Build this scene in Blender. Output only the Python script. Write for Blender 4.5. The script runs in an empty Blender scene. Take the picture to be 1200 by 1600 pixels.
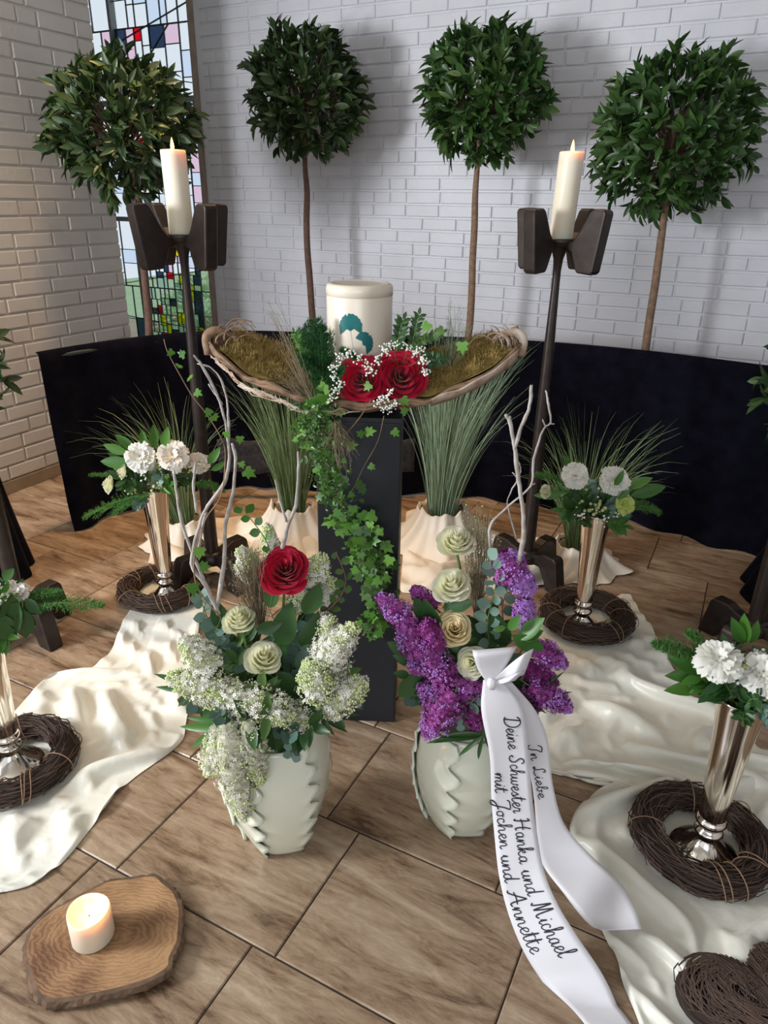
import bpy, bmesh, math, random
from mathutils import Vector, Matrix, noise

random.seed(7)
R = random.Random(11)
PI = math.pi
scene = bpy.context.scene
C = scene.collection

# ---------------------------------------------------------------- camera
FPX, CAMH, PITCH, ROLL = 1110.0, 1.6, math.radians(23.7), math.radians(-0.8)
cam_data = bpy.data.cameras.new('camera')
cam = bpy.data.objects.new('camera', cam_data)
C.objects.link(cam)
cam_data.sensor_fit = 'HORIZONTAL'
cam_data.sensor_width = 36.0
cam_data.lens = FPX / 1200.0 * 36.0
cam_data.clip_start = 0.02
cam.matrix_world = (Matrix.Translation((0, 0, CAMH)) @ Matrix.Rotation(PI / 2 - PITCH, 4, 'X')
                    @ Matrix.Rotation(-ROLL, 4, 'Z'))
scene.camera = cam

# ---------------------------------------------------------------- light
TH = math.radians(-27)                      # the room stands turned 27 degrees to the view
UX = Vector((math.cos(TH), math.sin(TH), 0))  # along the back wall, to the right
VX = Vector((-math.sin(TH), math.cos(TH), 0))  # towards the back wall
UP = Vector((0, 0, 1))


def W(u, v, z=0.0):
    return UX * u + VX * v + UP * z


world = bpy.data.worlds.new('world')
scene.world = world
world.use_nodes = True
_bg = world.node_tree.nodes['Background']
_bg.inputs[0].default_value = (0.86, 0.93, 1.0, 1)
_bg.inputs[1].default_value = 1.0

scene.view_settings.view_transform = 'Standard'
scene.view_settings.look = 'None'
scene.view_settings.gamma = 1.0
scene.view_settings.use_curve_mapping = False
scene.view_settings.exposure = 0.0


def area_light(name, loc, target, sx, sy, energy, color):
    l = bpy.data.lights.new(name, 'AREA')
    l.shape = 'RECTANGLE'
    l.size, l.size_y = sx, sy
    l.energy = energy
    l.color = color
    o = bpy.data.objects.new(name, l)
    o.location = loc
    o.rotation_euler = (target - loc).to_track_quat('-Z', 'Y').to_euler()
    C.objects.link(o)
    return o


# daylight through the glazed front and left side of the chapel, behind and beside the viewer
area_light('daylight_side', W(-3.6, -1.2, 1.85), W(-0.4, 4.0, 1.3), 0.85, 1.0, 185, (0.93, 0.96, 1.0))
area_light('daylight_front', W(1.2, -3.4, 2.0), W(-0.5, 3, 0.6), 2.6, 1.6, 48, (0.88, 0.94, 1.0))
# warm ceiling lamps over the left back of the room
for (lu, lv, le) in ((-2.7, 2.5, 10), (-1.6, 3.2, 7)):
    _l = area_light('ceiling_lamp_light', W(lu, lv, 3.3), W(lu, lv, 0), 0.25, 0.25, le, (1.0, 0.62, 0.30))
    _l.data.spread = math.radians(75)


# ---------------------------------------------------------------- pixels to places
def _ray(px, py):
    x, y = (px - 600) / FPX, -(py - 800) / FPX
    c, s = math.cos(ROLL), math.sin(ROLL)
    x, y = c * x + s * y, -s * x + c * y
    cp, sp = math.cos(PITCH), math.sin(PITCH)
    return Vector((x, cp + y * sp, -sp + y * cp))


def P(px, py, z=0.0):
    d = _ray(px, py)
    return d * ((z - CAMH) / d.z) + Vector((0, 0, CAMH))


def at(px, py, Y):
    d = _ray(px, py)
    return d * (Y / d.y) + Vector((0, 0, CAMH))


# ---------------------------------------------------------------- materials
def mat(name, c1, c2=None, rough=0.5, metal=0.0, scale=20.0, bump=0.0, bscale=None, island=False, sss=0.0,
        sssr=(1, 0.5, 0.25), coat=0.0, stretch=None, sheen=0.0, spec=None, detail=4.0, dist=0.002, pos=True, trans=0.0):
    m = bpy.data.materials.new(name)
    m.use_nodes = True
    nt = m.node_tree
    N, L = nt.nodes, nt.links
    b = N['Principled BSDF']
    b.inputs['Roughness'].default_value = rough
    b.inputs['Metallic'].default_value = metal
    if spec is not None:
        b.inputs['Specular IOR Level'].default_value = spec
    if sss:
        b.inputs['Subsurface Weight'].default_value = sss
        b.inputs['Subsurface Radius'].default_value = sssr
        b.inputs['Subsurface Scale'].default_value = 0.03
    if coat:
        b.inputs['Coat Weight'].default_value = coat
        b.inputs['Coat Roughness'].default_value = 0.08
    if sheen:
        b.inputs['Sheen Weight'].default_value = sheen
        b.inputs['Sheen Roughness'].default_value = 0.4
    col = lambda c: (c[0], c[1], c[2], 1)
    b.inputs['Base Color'].default_value = col(c1)
    src = None
    if c2 is not None or bump:
        if pos:
            g = N.new('ShaderNodeNewGeometry')
            src = g.outputs['Position']
        else:
            g = N.new('ShaderNodeTexCoord')
            src = g.outputs['Object']
        if stretch:
            mp = N.new('ShaderNodeMapping')
            mp.inputs['Rotation'].default_value = (0, 0, -TH) if len(stretch) == 3 else (0, 0, stretch[3])
            mp.inputs['Scale'].default_value = stretch[:3]
            L.new(src, mp.inputs['Vector'])
            src = mp.outputs[0]
    if c2 is not None:
        mix = N.new('ShaderNodeMix')
        mix.data_type = 'RGBA'
        mix.inputs[6].default_value = col(c1)
        mix.inputs[7].default_value = col(c2)
        if island:
            g2 = N.new('ShaderNodeNewGeometry')
            oi = N.new('ShaderNodeObjectInfo')
            a = N.new('ShaderNodeMath')
            a.operation = 'ADD'
            L.new(g2.outputs['Random Per Island'], a.inputs[0])
            L.new(oi.outputs['Random'], a.inputs[1])
            f = N.new('ShaderNodeMath')
            f.operation = 'FRACT'
            L.new(a.outputs[0], f.inputs[0])
            L.new(f.outputs[0], mix.inputs[0])
        else:
            n = N.new('ShaderNodeTexNoise')
            n.inputs['Scale'].default_value = scale
            n.inputs['Detail'].default_value = detail
            L.new(src, n.inputs['Vector'])
            r = N.new('ShaderNodeMapRange')
            r.inputs[1].default_value = 0.35
            r.inputs[2].default_value = 0.65
            L.new(n.outputs[0], r.inputs[0])
            L.new(r.outputs[0], mix.inputs[0])
        L.new(mix.outputs[2], b.inputs['Base Color'])
        if trans:
            tr = N.new('ShaderNodeBsdfTranslucent')
            L.new(mix.outputs[2], tr.inputs[0])
            ms = N.new('ShaderNodeMixShader')
            ms.inputs[0].default_value = trans
            L.new(b.outputs[0], ms.inputs[1])
            L.new(tr.outputs[0], ms.inputs[2])
            L.new(ms.outputs[0], N['Material Output'].inputs[0])
    if bump:
        n = N.new('ShaderNodeTexNoise')
        n.inputs['Scale'].default_value = bscale or scale
        n.inputs['Detail'].default_value = detail
        L.new(src, n.inputs['Vector'])
        bp = N.new('ShaderNodeBump')
        bp.inputs['Strength'].default_value = bump
        bp.inputs['Distance'].default_value = dist
        L.new(n.outputs[0], bp.inputs['Height'])
        L.new(bp.outputs[0], b.inputs['Normal'])
    return m


def tile_material():
    m = bpy.data.materials.new('travertine_tile')
    m.use_nodes = True
    N, L = m.node_tree.nodes, m.node_tree.links
    b = N['Principled BSDF']
    g = N.new('ShaderNodeNewGeometry')
    oi = N.new('ShaderNodeObjectInfo')
    mp = N.new('ShaderNodeMapping')
    mp.inputs['Rotation'].default_value = (0, 0, -TH)
    L.new(g.outputs['Position'], mp.inputs['Vector'])
    w = N.new('ShaderNodeMath')
    w.operation = 'MULTIPLY'
    w.inputs[1].default_value = 40
    L.new(oi.outputs['Random'], w.inputs[0])
    ad = N.new('ShaderNodeVectorMath')
    ad.operation = 'ADD'
    L.new(mp.outputs[0], ad.inputs[0])
    L.new(w.outputs[0], ad.inputs[1])

    def nz(sx, sy, scale, detail, rough=0.6, distort=0.0):
        s = N.new('ShaderNodeVectorMath')
        s.operation = 'MULTIPLY'
        s.inputs[1].default_value = (sx, sy, 1)
        L.new(ad.outputs[0], s.inputs[0])
        n = N.new('ShaderNodeTexNoise')
        n.inputs['Scale'].default_value = scale
        n.inputs['Detail'].default_value = detail
        n.inputs['Roughness'].default_value = rough
        n.inputs['Distortion'].default_value = distort
        L.new(s.outputs[0], n.inputs['Vector'])
        return n.outputs[0]

    n1 = nz(0.9, 4.6, 2.3, 10, 0.68, 0.9)
    n2 = nz(1.3, 5.5, 8, 10, 0.78, 0.9)
    n3 = nz(1, 1, 60, 3)
    ramp = N.new('ShaderNodeValToRGB')
    e = ramp.color_ramp.elements
    e[0].position, e[0].color = 0.405, (0.10, 0.055, 0.03, 1)
    e[1].position, e[1].color = 0.645, (0.49, 0.37, 0.26, 1)
    for pos, c in ((0.455, (0.205, 0.130, 0.078, 1)), (0.505, (0.295, 0.198, 0.125, 1)), (0.565, (0.375, 0.268, 0.178, 1))):
        q = e.new(pos)
        q.color = c
    add = N.new('ShaderNodeMath')
    add.operation = 'MULTIPLY_ADD'
    add.inputs[1].default_value = 0.42
    L.new(n2, add.inputs[0])
    sc = N.new('ShaderNodeMath')
    sc.operation = 'MULTIPLY'
    sc.inputs[1].default_value = 0.62
    L.new(n1, sc.inputs[0])
    L.new(sc.outputs[0], add.inputs[2])
    L.new(add.outputs[0], ramp.inputs[0])
    # dark cracks
    r2 = N.new('ShaderNodeMapRange')
    r2.inputs[1].default_value, r2.inputs[2].default_value = 0.29, 0.36
    L.new(n2, r2.inputs[0])
    mx = N.new('ShaderNodeMix')
    mx.data_type = 'RGBA'
    mx.inputs[6].default_value = (0.12, 0.09, 0.07, 1)
    L.new(r2.outputs[0], mx.inputs[0])
    L.new(ramp.outputs[0], mx.inputs[7])
    L.new(mx.outputs[2], b.inputs['Base Color'])
    rr = N.new('ShaderNodeMapRange')
    rr.inputs[3].default_value, rr.inputs[4].default_value = 0.42, 0.25
    L.new(n2, rr.inputs[0])
    L.new(rr.outputs[0], b.inputs['Roughness'])
    bp = N.new('ShaderNodeBump')
    bp.inputs['Strength'].default_value = 0.25
    bp.inputs['Distance'].default_value = 0.003
    a2 = N.new('ShaderNodeMath')
    a2.operation = 'MULTIPLY_ADD'
    a2.inputs[1].default_value = 0.15
    L.new(n3, a2.inputs[0])
    L.new(n2, a2.inputs[2])
    L.new(a2.outputs[0], bp.inputs['Height'])
    L.new(bp.outputs[0], b.inputs['Normal'])
    return m


def glass_mat(name, c, gloss=0.08):
    m = bpy.data.materials.new(name)
    m.use_nodes = True
    N, L = m.node_tree.nodes, m.node_tree.links
    t = N.new('ShaderNodeBsdfTransparent')
    t.inputs[0].default_value = (c[0], c[1], c[2], 1)
    g = N.new('ShaderNodeBsdfGlossy')
    g.inputs['Roughness'].default_value = 0.15
    ms = N.new('ShaderNodeMixShader')
    ms.inputs[0].default_value = gloss
    L.new(t.outputs[0], ms.inputs[1])
    L.new(g.outputs[0], ms.inputs[2])
    L.new(ms.outputs[0], N['Material Output'].inputs[0])
    return m


def emit_mat(name, c, s):
    m = bpy.data.materials.new(name)
    m.use_nodes = True
    b = m.node_tree.nodes['Principled BSDF']
    b.inputs['Base Color'].default_value = (c[0], c[1], c[2], 1)
    b.inputs['Emission Color'].default_value = (c[0], c[1], c[2], 1)
    b.inputs['Emission Strength'].default_value = s
    return m


M = dict(
    tile=tile_material(),
    grout=mat('grout', (0.045, 0.032, 0.024), rough=0.9),
    brick=mat('painted_brick', (0.76, 0.76, 0.80), (0.68, 0.68, 0.72), rough=0.42, scale=3, bump=0.5, bscale=45, dist=0.003),
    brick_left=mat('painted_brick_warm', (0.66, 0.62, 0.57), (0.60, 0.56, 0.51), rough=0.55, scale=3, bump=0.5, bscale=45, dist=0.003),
    plaster=mat('ceiling_plaster', (0.7, 0.68, 0.64), (0.66, 0.64, 0.6), rough=0.9, scale=4),
    skirt=mat('skirting_stone', (0.34, 0.25, 0.17), (0.27, 0.2, 0.13), rough=0.5, scale=12),
    frame=mat('window_frame_metal', (0.30, 0.33, 0.34), (0.23, 0.25, 0.26), rough=0.5, scale=8),
    framewood=mat('window_edge_wood', (0.38, 0.31, 0.25), (0.30, 0.24, 0.2), rough=0.6, scale=15),
    lead=mat('lead_came', (0.07, 0.08, 0.09), rough=0.5, metal=0.3),
    velvet=mat('black_velvet', (0.003, 0.003, 0.006), (0.006, 0.006, 0.012), rough=0.95, scale=14, sheen=0.04, spec=0.05, bump=0.3, bscale=30, dist=0.004),
    velvet_grey=mat('sheen_velvet', (0.05, 0.05, 0.056), (0.028, 0.028, 0.034), rough=0.95, scale=40, sheen=0.3, spec=0.1),  # black velvet greyed to carry its sheen in the colour
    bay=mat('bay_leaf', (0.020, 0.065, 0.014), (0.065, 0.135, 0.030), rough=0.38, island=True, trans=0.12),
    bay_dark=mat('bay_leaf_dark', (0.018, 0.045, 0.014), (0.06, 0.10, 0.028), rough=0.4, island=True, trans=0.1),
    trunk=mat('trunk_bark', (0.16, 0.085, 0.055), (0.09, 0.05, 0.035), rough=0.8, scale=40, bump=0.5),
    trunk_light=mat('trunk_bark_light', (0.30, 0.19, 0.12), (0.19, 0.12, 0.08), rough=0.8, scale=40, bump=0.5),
    bronze=mat('dark_bronze', (0.050, 0.036, 0.030), (0.034, 0.026, 0.023), rough=0.38, metal=0.55, scale=25, bump=0.15),
    wax=mat('candle_wax', (0.86, 0.80, 0.66), (0.83, 0.76, 0.60), rough=0.4, sss=0.5, scale=5, sssr=(1.0, 0.45, 0.2)),
    wick=mat('wick', (0.02, 0.015, 0.01), rough=0.9),
    slate=mat('pedestal_paint', (0.012, 0.014, 0.018), (0.016, 0.019, 0.024), rough=0.5, scale=6),
    bark=mat('bark', (0.33, 0.20, 0.12), (0.14, 0.085, 0.05), rough=0.8, scale=30, bump=0.8, bscale=60),
    birch=mat('pale_birch_bark', (0.62, 0.52, 0.42), (0.36, 0.22, 0.14), rough=0.75, scale=26, bump=0.7, bscale=60),
    moss=mat('moss', (0.34, 0.23, 0.06), (0.20, 0.14, 0.035), rough=0.95, scale=25, bump=1.0, bscale=180, dist=0.006),
    moss_fibre=mat('moss_fibre', (0.48, 0.34, 0.11), (0.22, 0.16, 0.04), rough=0.9, island=True),
    urn=mat('urn_enamel', (0.78, 0.68, 0.56), (0.76, 0.665, 0.545), rough=0.32, scale=5, coat=0.3),
    petrol=mat('petrol_print', (0.0, 0.115, 0.12), (0.0, 0.14, 0.135), rough=0.35, scale=60),
    silverline=mat('pale_print', (0.62, 0.60, 0.56), rough=0.3),
    red=mat('red_rose_petal', (0.50, 0.004, 0.035), (0.36, 0.002, 0.022), rough=0.6, scale=18, sheen=0.15, spec=0.25),
    white_rose=mat('cream_rose_petal', (0.97, 0.95, 0.78), (0.95, 0.94, 0.68), rough=0.55, scale=18, trans=0.35, spec=0.3, sss=0.5, sssr=(1, 0.95, 0.7)),
    peach_rose=mat('peach_rose_petal', (0.92, 0.80, 0.52), (0.90, 0.78, 0.48), rough=0.55, scale=18, trans=0.3, spec=0.3),
    carn=mat('white_silk_petal', (0.86, 0.85, 0.80), (0.80, 0.78, 0.68), rough=0.7, scale=30, trans=0.12),
    carn_cream=mat('cream_silk_petal', (0.84, 0.74, 0.60), (0.85, 0.82, 0.75), rough=0.7, scale=24, trans=0.12),
    lime_flower=mat('lime_petal', (0.55, 0.62, 0.16), (0.42, 0.52, 0.12), rough=0.7, scale=60, trans=0.1),
    lilac_white=mat('white_lilac', (0.90, 0.89, 0.82), (0.86, 0.84, 0.72), rough=0.7, island=True, trans=0.12),
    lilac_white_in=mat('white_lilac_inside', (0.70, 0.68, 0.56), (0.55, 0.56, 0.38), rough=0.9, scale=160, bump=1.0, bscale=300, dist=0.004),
    lilac_green=mat('green_lilac_bud', (0.56, 0.66, 0.26), (0.72, 0.76, 0.48), rough=0.6, island=True),
    lilac_purple=mat('purple_lilac', (0.25, 0.03, 0.24), (0.45, 0.11, 0.42), rough=0.6, island=True),
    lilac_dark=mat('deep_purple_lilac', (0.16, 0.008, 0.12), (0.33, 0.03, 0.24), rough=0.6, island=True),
    lilac_pale=mat('pale_purple_lilac', (0.36, 0.12, 0.50), (0.55, 0.30, 0.68), rough=0.6, island=True),
    gyp=mat('gypsophila_white', (0.88, 0.87, 0.82), rough=0.7),
    green=mat('leaf_green', (0.035, 0.13, 0.016), (0.085, 0.22, 0.03), rough=0.4, island=True, trans=0.12),
    dark_green=mat('dark_leaf_green', (0.016, 0.062, 0.012), (0.04, 0.11, 0.025), rough=0.4, island=True, trans=0.08),
    ivy=mat('ivy_leaf', (0.06, 0.19, 0.02), (0.16, 0.34, 0.05), rough=0.38, island=True, trans=0.15),
    ivy_dark=mat('ivy_leaf_shade', (0.035, 0.10, 0.02), (0.09, 0.17, 0.04), rough=0.38, island=True, trans=0.12),
    euca=mat('eucalyptus_leaf', (0.14, 0.24, 0.19), (0.22, 0.33, 0.27), rough=0.6, island=True, trans=0.08),
    euca_dark=mat('eucalyptus_leaf_dark', (0.06, 0.13, 0.10), (0.12, 0.20, 0.15), rough=0.6, island=True, trans=0.08),
    budgreen=mat('pale_green_bud', (0.42, 0.48, 0.18), (0.55, 0.58, 0.30), rough=0.6, island=True),
    fern=mat('asparagus_fern', (0.035, 0.15, 0.02), (0.09, 0.25, 0.04), rough=0.6, island=True),
    conifer=mat('conifer_green', (0.012, 0.09, 0.025), (0.04, 0.17, 0.04), rough=0.6, island=True),
    grass=mat('grass_blade', (0.10, 0.17, 0.055), (0.22, 0.29, 0.13), rough=0.5, island=True),
    grass_blue=mat('blue_grass_blade', (0.16, 0.25, 0.15), (0.33, 0.42, 0.28), rough=0.5, island=True),
    grass_dry=mat('dry_stem', (0.30, 0.24, 0.15), (0.20, 0.15, 0.09), rough=0.8, island=True),
    stem=mat('green_stem', (0.12, 0.22, 0.05), rough=0.5),
    redstem=mat('red_brown_stem', (0.28, 0.11, 0.06), rough=0.6),
    twig=mat('vine_twig', (0.105, 0.062, 0.042), (0.045, 0.025, 0.018), rough=0.75, island=True),
    twig_core=mat('vine_core', (0.03, 0.017, 0.012), rough=0.9),
    branch=mat('whitewashed_branch', (0.52, 0.48, 0.45), (0.34, 0.29, 0.25), rough=0.7, scale=45, bump=0.6),
    branch_brown=mat('brown_twig', (0.30, 0.18, 0.10), (0.2, 0.12, 0.07), rough=0.7, scale=45),
    cloth=mat('ivory_cloth', (0.82, 0.80, 0.71), (0.79, 0.77, 0.67), rough=0.34, scale=4, sheen=0.3, bump=0.55, bscale=13, dist=0.012, detail=3),
    cloth_warm=mat('cream_cloth', (0.74, 0.66, 0.55), (0.70, 0.62, 0.51), rough=0.5, scale=4, sheen=0.3),
    ribbon=mat('white_satin', (0.83, 0.81, 0.84), (0.81, 0.79, 0.82), rough=0.38, scale=4, trans=0.1),
    ink=mat('ink', (0.02, 0.02, 0.03), rough=0.6),
    silver=mat('polished_silver', (0.80, 0.72, 0.63), rough=0.09, metal=1.0),
    celadon=mat('celadon_glaze', (0.78, 0.82, 0.68), (0.84, 0.85, 0.70), rough=0.16, scale=6, coat=0.5, bump=0.12, bscale=30),
    celadon_edge=mat('celadon_glaze_edge', (0.70, 0.72, 0.62), (0.66, 0.66, 0.52), rough=0.18, scale=12, coat=0.5),
    mirror=mat('mirror_plate', (0.7, 0.68, 0.63), rough=0.03, metal=1.0),
    wood_bark=mat('wood_slice_bark', (0.10, 0.06, 0.035), (0.19, 0.115, 0.07), rough=0.9, scale=30, bump=1.0),
    hedge=mat('hedge_leaf', (0.30, 0.50, 0.24), (0.48, 0.66, 0.38), rough=0.6, island=True),
    lawn=mat('lawn', (0.34, 0.48, 0.26), (0.4, 0.55, 0.32), rough=0.9, scale=5),
    redbrick=mat('red_brick', (0.66, 0.38, 0.34), (0.6, 0.33, 0.3), rough=0.8, scale=8),
    pot=mat('plant_pot', (0.35, 0.30, 0.24), (0.3, 0.26, 0.2), rough=0.7, scale=8),
    flame=emit_mat('flame', (1.0, 0.50, 0.16), 5.0),
    flame_core=emit_mat('flame_base', (1.0, 0.40, 0.12), 4.0),
    lampglow=emit_mat('lamp_diffuser', (1.0, 0.8, 0.55), 3.0),
)


# ---------------------------------------------------------------- mesh helpers
class MB:
    def __init__(self):
        self.v, self.f, self.m = [], [], []

    def add(self, vs, fs, mi=0, mx=None):
        o = len(self.v)
        if mx is not None:
            self.v.extend(mx @ Vector(p) for p in vs)
        else:
            self.v.extend(Vector(p) for p in vs)
        self.f.extend(tuple(i + o for i in f) for f in fs)
        self.m.extend([mi] * len(fs))
        return self

    def mesh(self, name, mats, smooth=True, off=None):
        me = bpy.data.meshes.new(name)
        off = off or Vector((0, 0, 0))
        me.from_pydata([tuple(p - off) for p in self.v], [], self.f)
        for q in (mats if isinstance(mats, (list, tuple)) else [mats]):
            me.materials.append(q)
        if any(self.m):
            me.polygons.foreach_set('material_index', self.m)
        if smooth:
            me.polygons.foreach_set('use_smooth', [True] * len(me.polygons))
        me.update()
        return me


WL = {}          # world position of every root, to hang parts on it


def tag(o, label=None, cat=None, group=None, kind=None):
    if label: o['label'] = label
    if cat: o['category'] = cat
    if group: o['group'] = group
    if kind: o['kind'] = kind
    return o


def root(name, label, cat, loc, group=None):
    o = bpy.data.objects.new(name, None)
    o.empty_display_size = 0.05
    o.location = loc
    C.objects.link(o)
    WL[o.name] = Vector(loc)
    return tag(o, label, cat, group)


def part(name, mb, mats, parent=None, smooth=True, kind=None, label=None):
    """one mesh object; its points are given in world space"""
    off = WL[parent.name] if parent else Vector((0, 0, 0))
    me = mb if isinstance(mb, bpy.types.Mesh) else mb.mesh(name, mats, smooth, off)
    o = bpy.data.objects.new(name, me)
    C.objects.link(o)
    if parent:
        o.parent = parent
    WL[o.name] = off
    return tag(o, label, None, None, kind)


def solo(name, mb, mats, loc, label, cat, group=None, kind=None, smooth=True):
    """a thing that is one mesh, origin at its base"""
    me = mb.mesh(name, mats, smooth, Vector(loc))
    o = bpy.data.objects.new(name, me)
    o.location = loc
    C.objects.link(o)
    WL[o.name] = Vector(loc)
    return tag(o, label, cat, group, kind)


def inst(name, me, mx, parent):
    o = bpy.data.objects.new(name, me)
    C.objects.link(o)
    o.parent = parent
    o.matrix_local = Matrix.Translation(-WL[parent.name]) @ mx
    WL[o.name] = mx.translation.copy()
    return o


def frame(loc, y, up=(0, 0, 1), s=1.0):
    """matrix with local +Y along y, +Z near up"""
    y = Vector(y).normalized()
    x = y.cross(Vector(up))
    if x.length < 1e-4:
        x = y.cross(Vector((1, 0.1, 0)))
    x.normalize()
    z = x.cross(y)
    sx = s if isinstance(s, (tuple, list)) else (s, s, s)
    m = Matrix((( x.x * sx[0], y.x * sx[1], z.x * sx[2], loc[0]),
                ( x.y * sx[0], y.y * sx[1], z.y * sx[2], loc[1]),
                ( x.z * sx[0], y.z * sx[1], z.z * sx[2], loc[2]), (0, 0, 0, 1)))
    return m


def rv(a=1.0):
    return Vector((R.uniform(-a, a), R.uniform(-a, a), R.uniform(-a, a)))


def rdir():
    while True:
        p = rv()
        if 0.05 < p.length < 1:
            return p.normalized()


def smooth_path(pts, n=6):
    pts = [Vector(p) for p in pts]
    if len(pts) < 3:
        return [pts[0].lerp(pts[-1], i / n) for i in range(n + 1)]
    out = []
    q = [pts[0] * 2 - pts[1]] + pts + [pts[-1] * 2 - pts[-2]]
    for i in range(1, len(q) - 2):
        a, b, c, d = q[i - 1:i + 3]
        for k in range(n):
            t = k / n
            out.append(0.5 * ((2 * b) + (c - a) * t + (2 * a - 5 * b + 4 * c - d) * t * t + (3 * b - a - 3 * c + d) * t ** 3))
    out.append(pts[-1])
    return out


def tube(mb, pts, r, seg=6, mi=0, caps=True):
    """r: number or list of radii (interpolated)"""
    n = len(pts)
    if not isinstance(r, (list, tuple)):
        r = [r, r]
    rad = []
    for i in range(n):
        t = i / (n - 1) * (len(r) - 1)
        k = min(int(t), len(r) - 2)
        rad.append(r[k] + (r[k + 1] - r[k]) * (t - k))
    pts = [Vector(p) for p in pts]
    d0 = (pts[1] - pts[0]).normalized()
    x = d0.orthogonal().normalized()
    vs, fs = [], []
    for i, p in enumerate(pts):
        d = (pts[min(i + 1, n - 1)] - pts[max(i - 1, 0)])
        if d.length < 1e-9:
            d = d0
        d.normalize()
        x = (x - d * x.dot(d))
        if x.length < 1e-6:
            x = d.orthogonal()
        x.normalize()
        y = d.cross(x)
        for k in range(seg):
            a = 2 * PI * k / seg
            vs.append(p + (x * math.cos(a) + y * math.sin(a)) * rad[i])
    for i in range(n - 1):
        for k in range(seg):
            a, b = i * seg + k, i * seg + (k + 1) % seg
            fs.append((a, b, b + seg, a + seg))
    if caps:
        fs.append(tuple(range(seg - 1, -1, -1)))
        fs.append(tuple(range((n - 1) * seg, n * seg)))
    mb.add(vs, fs, mi)
    return mb


def lathe(mb, prof, seg=32, loc=(0, 0, 0), mi=0, wob=None):
    loc = Vector(loc)
    vs, fs = [], []
    for (r, z) in prof:
        for k in range(seg):
            a = 2 * PI * k / seg
            rr = r if wob is None else r + wob(a, z, r)
            vs.append(loc + Vector((rr * math.cos(a), rr * math.sin(a), z)))
    for i in range(len(prof) - 1):
        for k in range(seg):
            a, b = i * seg + k, i * seg + (k + 1) % seg
            fs.append((a, b, b + seg, a + seg))
    mb.add(vs, fs, mi)
    return mb


def box(mb, x0, x1, y0, y1, z0, z1, mx=None, mi=0):
    vs = [(x, y, z) for z in (z0, z1) for y in (y0, y1) for x in (x0, x1)]
    fs = [(0, 2, 3, 1), (4, 5, 7, 6), (0, 1, 5, 4), (2, 6, 7, 3), (0, 4, 6, 2), (1, 3, 7, 5)]
    mb.add(vs, fs, mi, mx)
    return mb


ROOM = Matrix.Rotation(TH, 4, 'Z')


def bevel(o, w, seg=2):
    b = o.modifiers.new('bevel', 'BEVEL')
    b.width = w
    b.segments = seg
    b.limit_method = 'ANGLE'
    return o


# leaf template: length 1 along +Y, blade in XY, normal +Z
def leaf_data(width=0.35, n=5, fold=0.12, bend=-0.18, pw=0.9, tip=1.0, wave=0.0):
    vs, fs = [], []
    for i in range(n + 1):
        t = i / n
        w = width * 0.5 * math.sin(PI * min(1, t ** pw)) ** 0.8 if 0 < t < 1 else 0.0
        z = bend * t * t
        wv = wave * math.sin(t * 14)
        if w == 0:
            vs.append((0, t * tip, z))
        else:
            vs += [(-w, t, z + fold * w * 2 + wv), (0, t, z), (w, t, z + fold * w * 2 - wv)]
    # index bookkeeping: first row single, middle triple, last single
    def row(i):
        if i == 0: return [0]
        if i == n: return [1 + 3 * (n - 1)]
        return [1 + 3 * (i - 1) + k for k in range(3)]
    for i in range(n):
        a, b = row(i), row(i + 1)
        if len(a) == 1:
            fs += [(a[0], b[1], b[0]), (a[0], b[2], b[1])]
        elif len(b) == 1:
            fs += [(a[0], a[1], b[0]), (a[1], a[2], b[0])]
        else:
            fs += [(a[0], a[1], b[1], b[0]), (a[1], a[2], b[2], b[1])]
    return vs, fs


LEAF_BAY = leaf_data(0.36, 5, 0.25, -0.16)
LEAF_BAY2 = leaf_data(0.30, 5, 0.35, -0.32)
LEAF_BAY3 = leaf_data(0.42, 5, 0.15, 0.10)
LEAF_LONG = leaf_data(0.16, 6, 0.3, -0.30)
LEAF_RUSCUS = leaf_data(0.40, 6, 0.2, -0.12)
LEAF_SMALL = leaf_data(0.45, 3, 0.15, -0.1)
ROUND = leaf_data(0.85, 5, 0.05, 0.10, 0.95)


def ivy_data():
    out = [(0, 0), (0.30, -0.10), (0.52, 0.12), (0.34, 0.30), (0.46, 0.62), (0.20, 0.58), (0, 1.0),
           (-0.20, 0.58), (-0.46, 0.62), (-0.34, 0.30), (-0.52, 0.12), (-0.30, -0.10)]
    vs = [(x, y, 0.10 * abs(x) - 0.16 * (x * x + (y - 0.3) ** 2)) for x, y in out] + [(0, 0.34, 0.02)]
    fs = [(12, i, (i + 1) % 12) for i in range(12)]
    return vs, fs


LEAF_IVY = ivy_data()


def leaf_mesh(name, data, m):
    b = MB()
    b.add(*data)
    return b.mesh(name, m, True)


ICO = None
def ico_data():
    global ICO
    if ICO is None:
        bm = bmesh.new()
        bmesh.ops.create_icosphere(bm, subdivisions=1, radius=1)
        ICO = ([tuple(v.co) for v in bm.verts], [tuple(v.index for v in f.verts) for f in bm.faces])
        bm.free()
    return ICO

# ================================================================ SETTING
# ---- floor: tiles of 0.5 x 0.4 m in staggered rows, joints recessed
floor = root('floor', None, None, (0, 0, 0))
floor['kind'] = 'structure'
g = MB()
box(g, -4.1, 4.2, -4.6, 5.6, -0.05, -0.004, ROOM)
part('grout_bed', g, M['grout'], floor, smooth=False)


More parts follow.
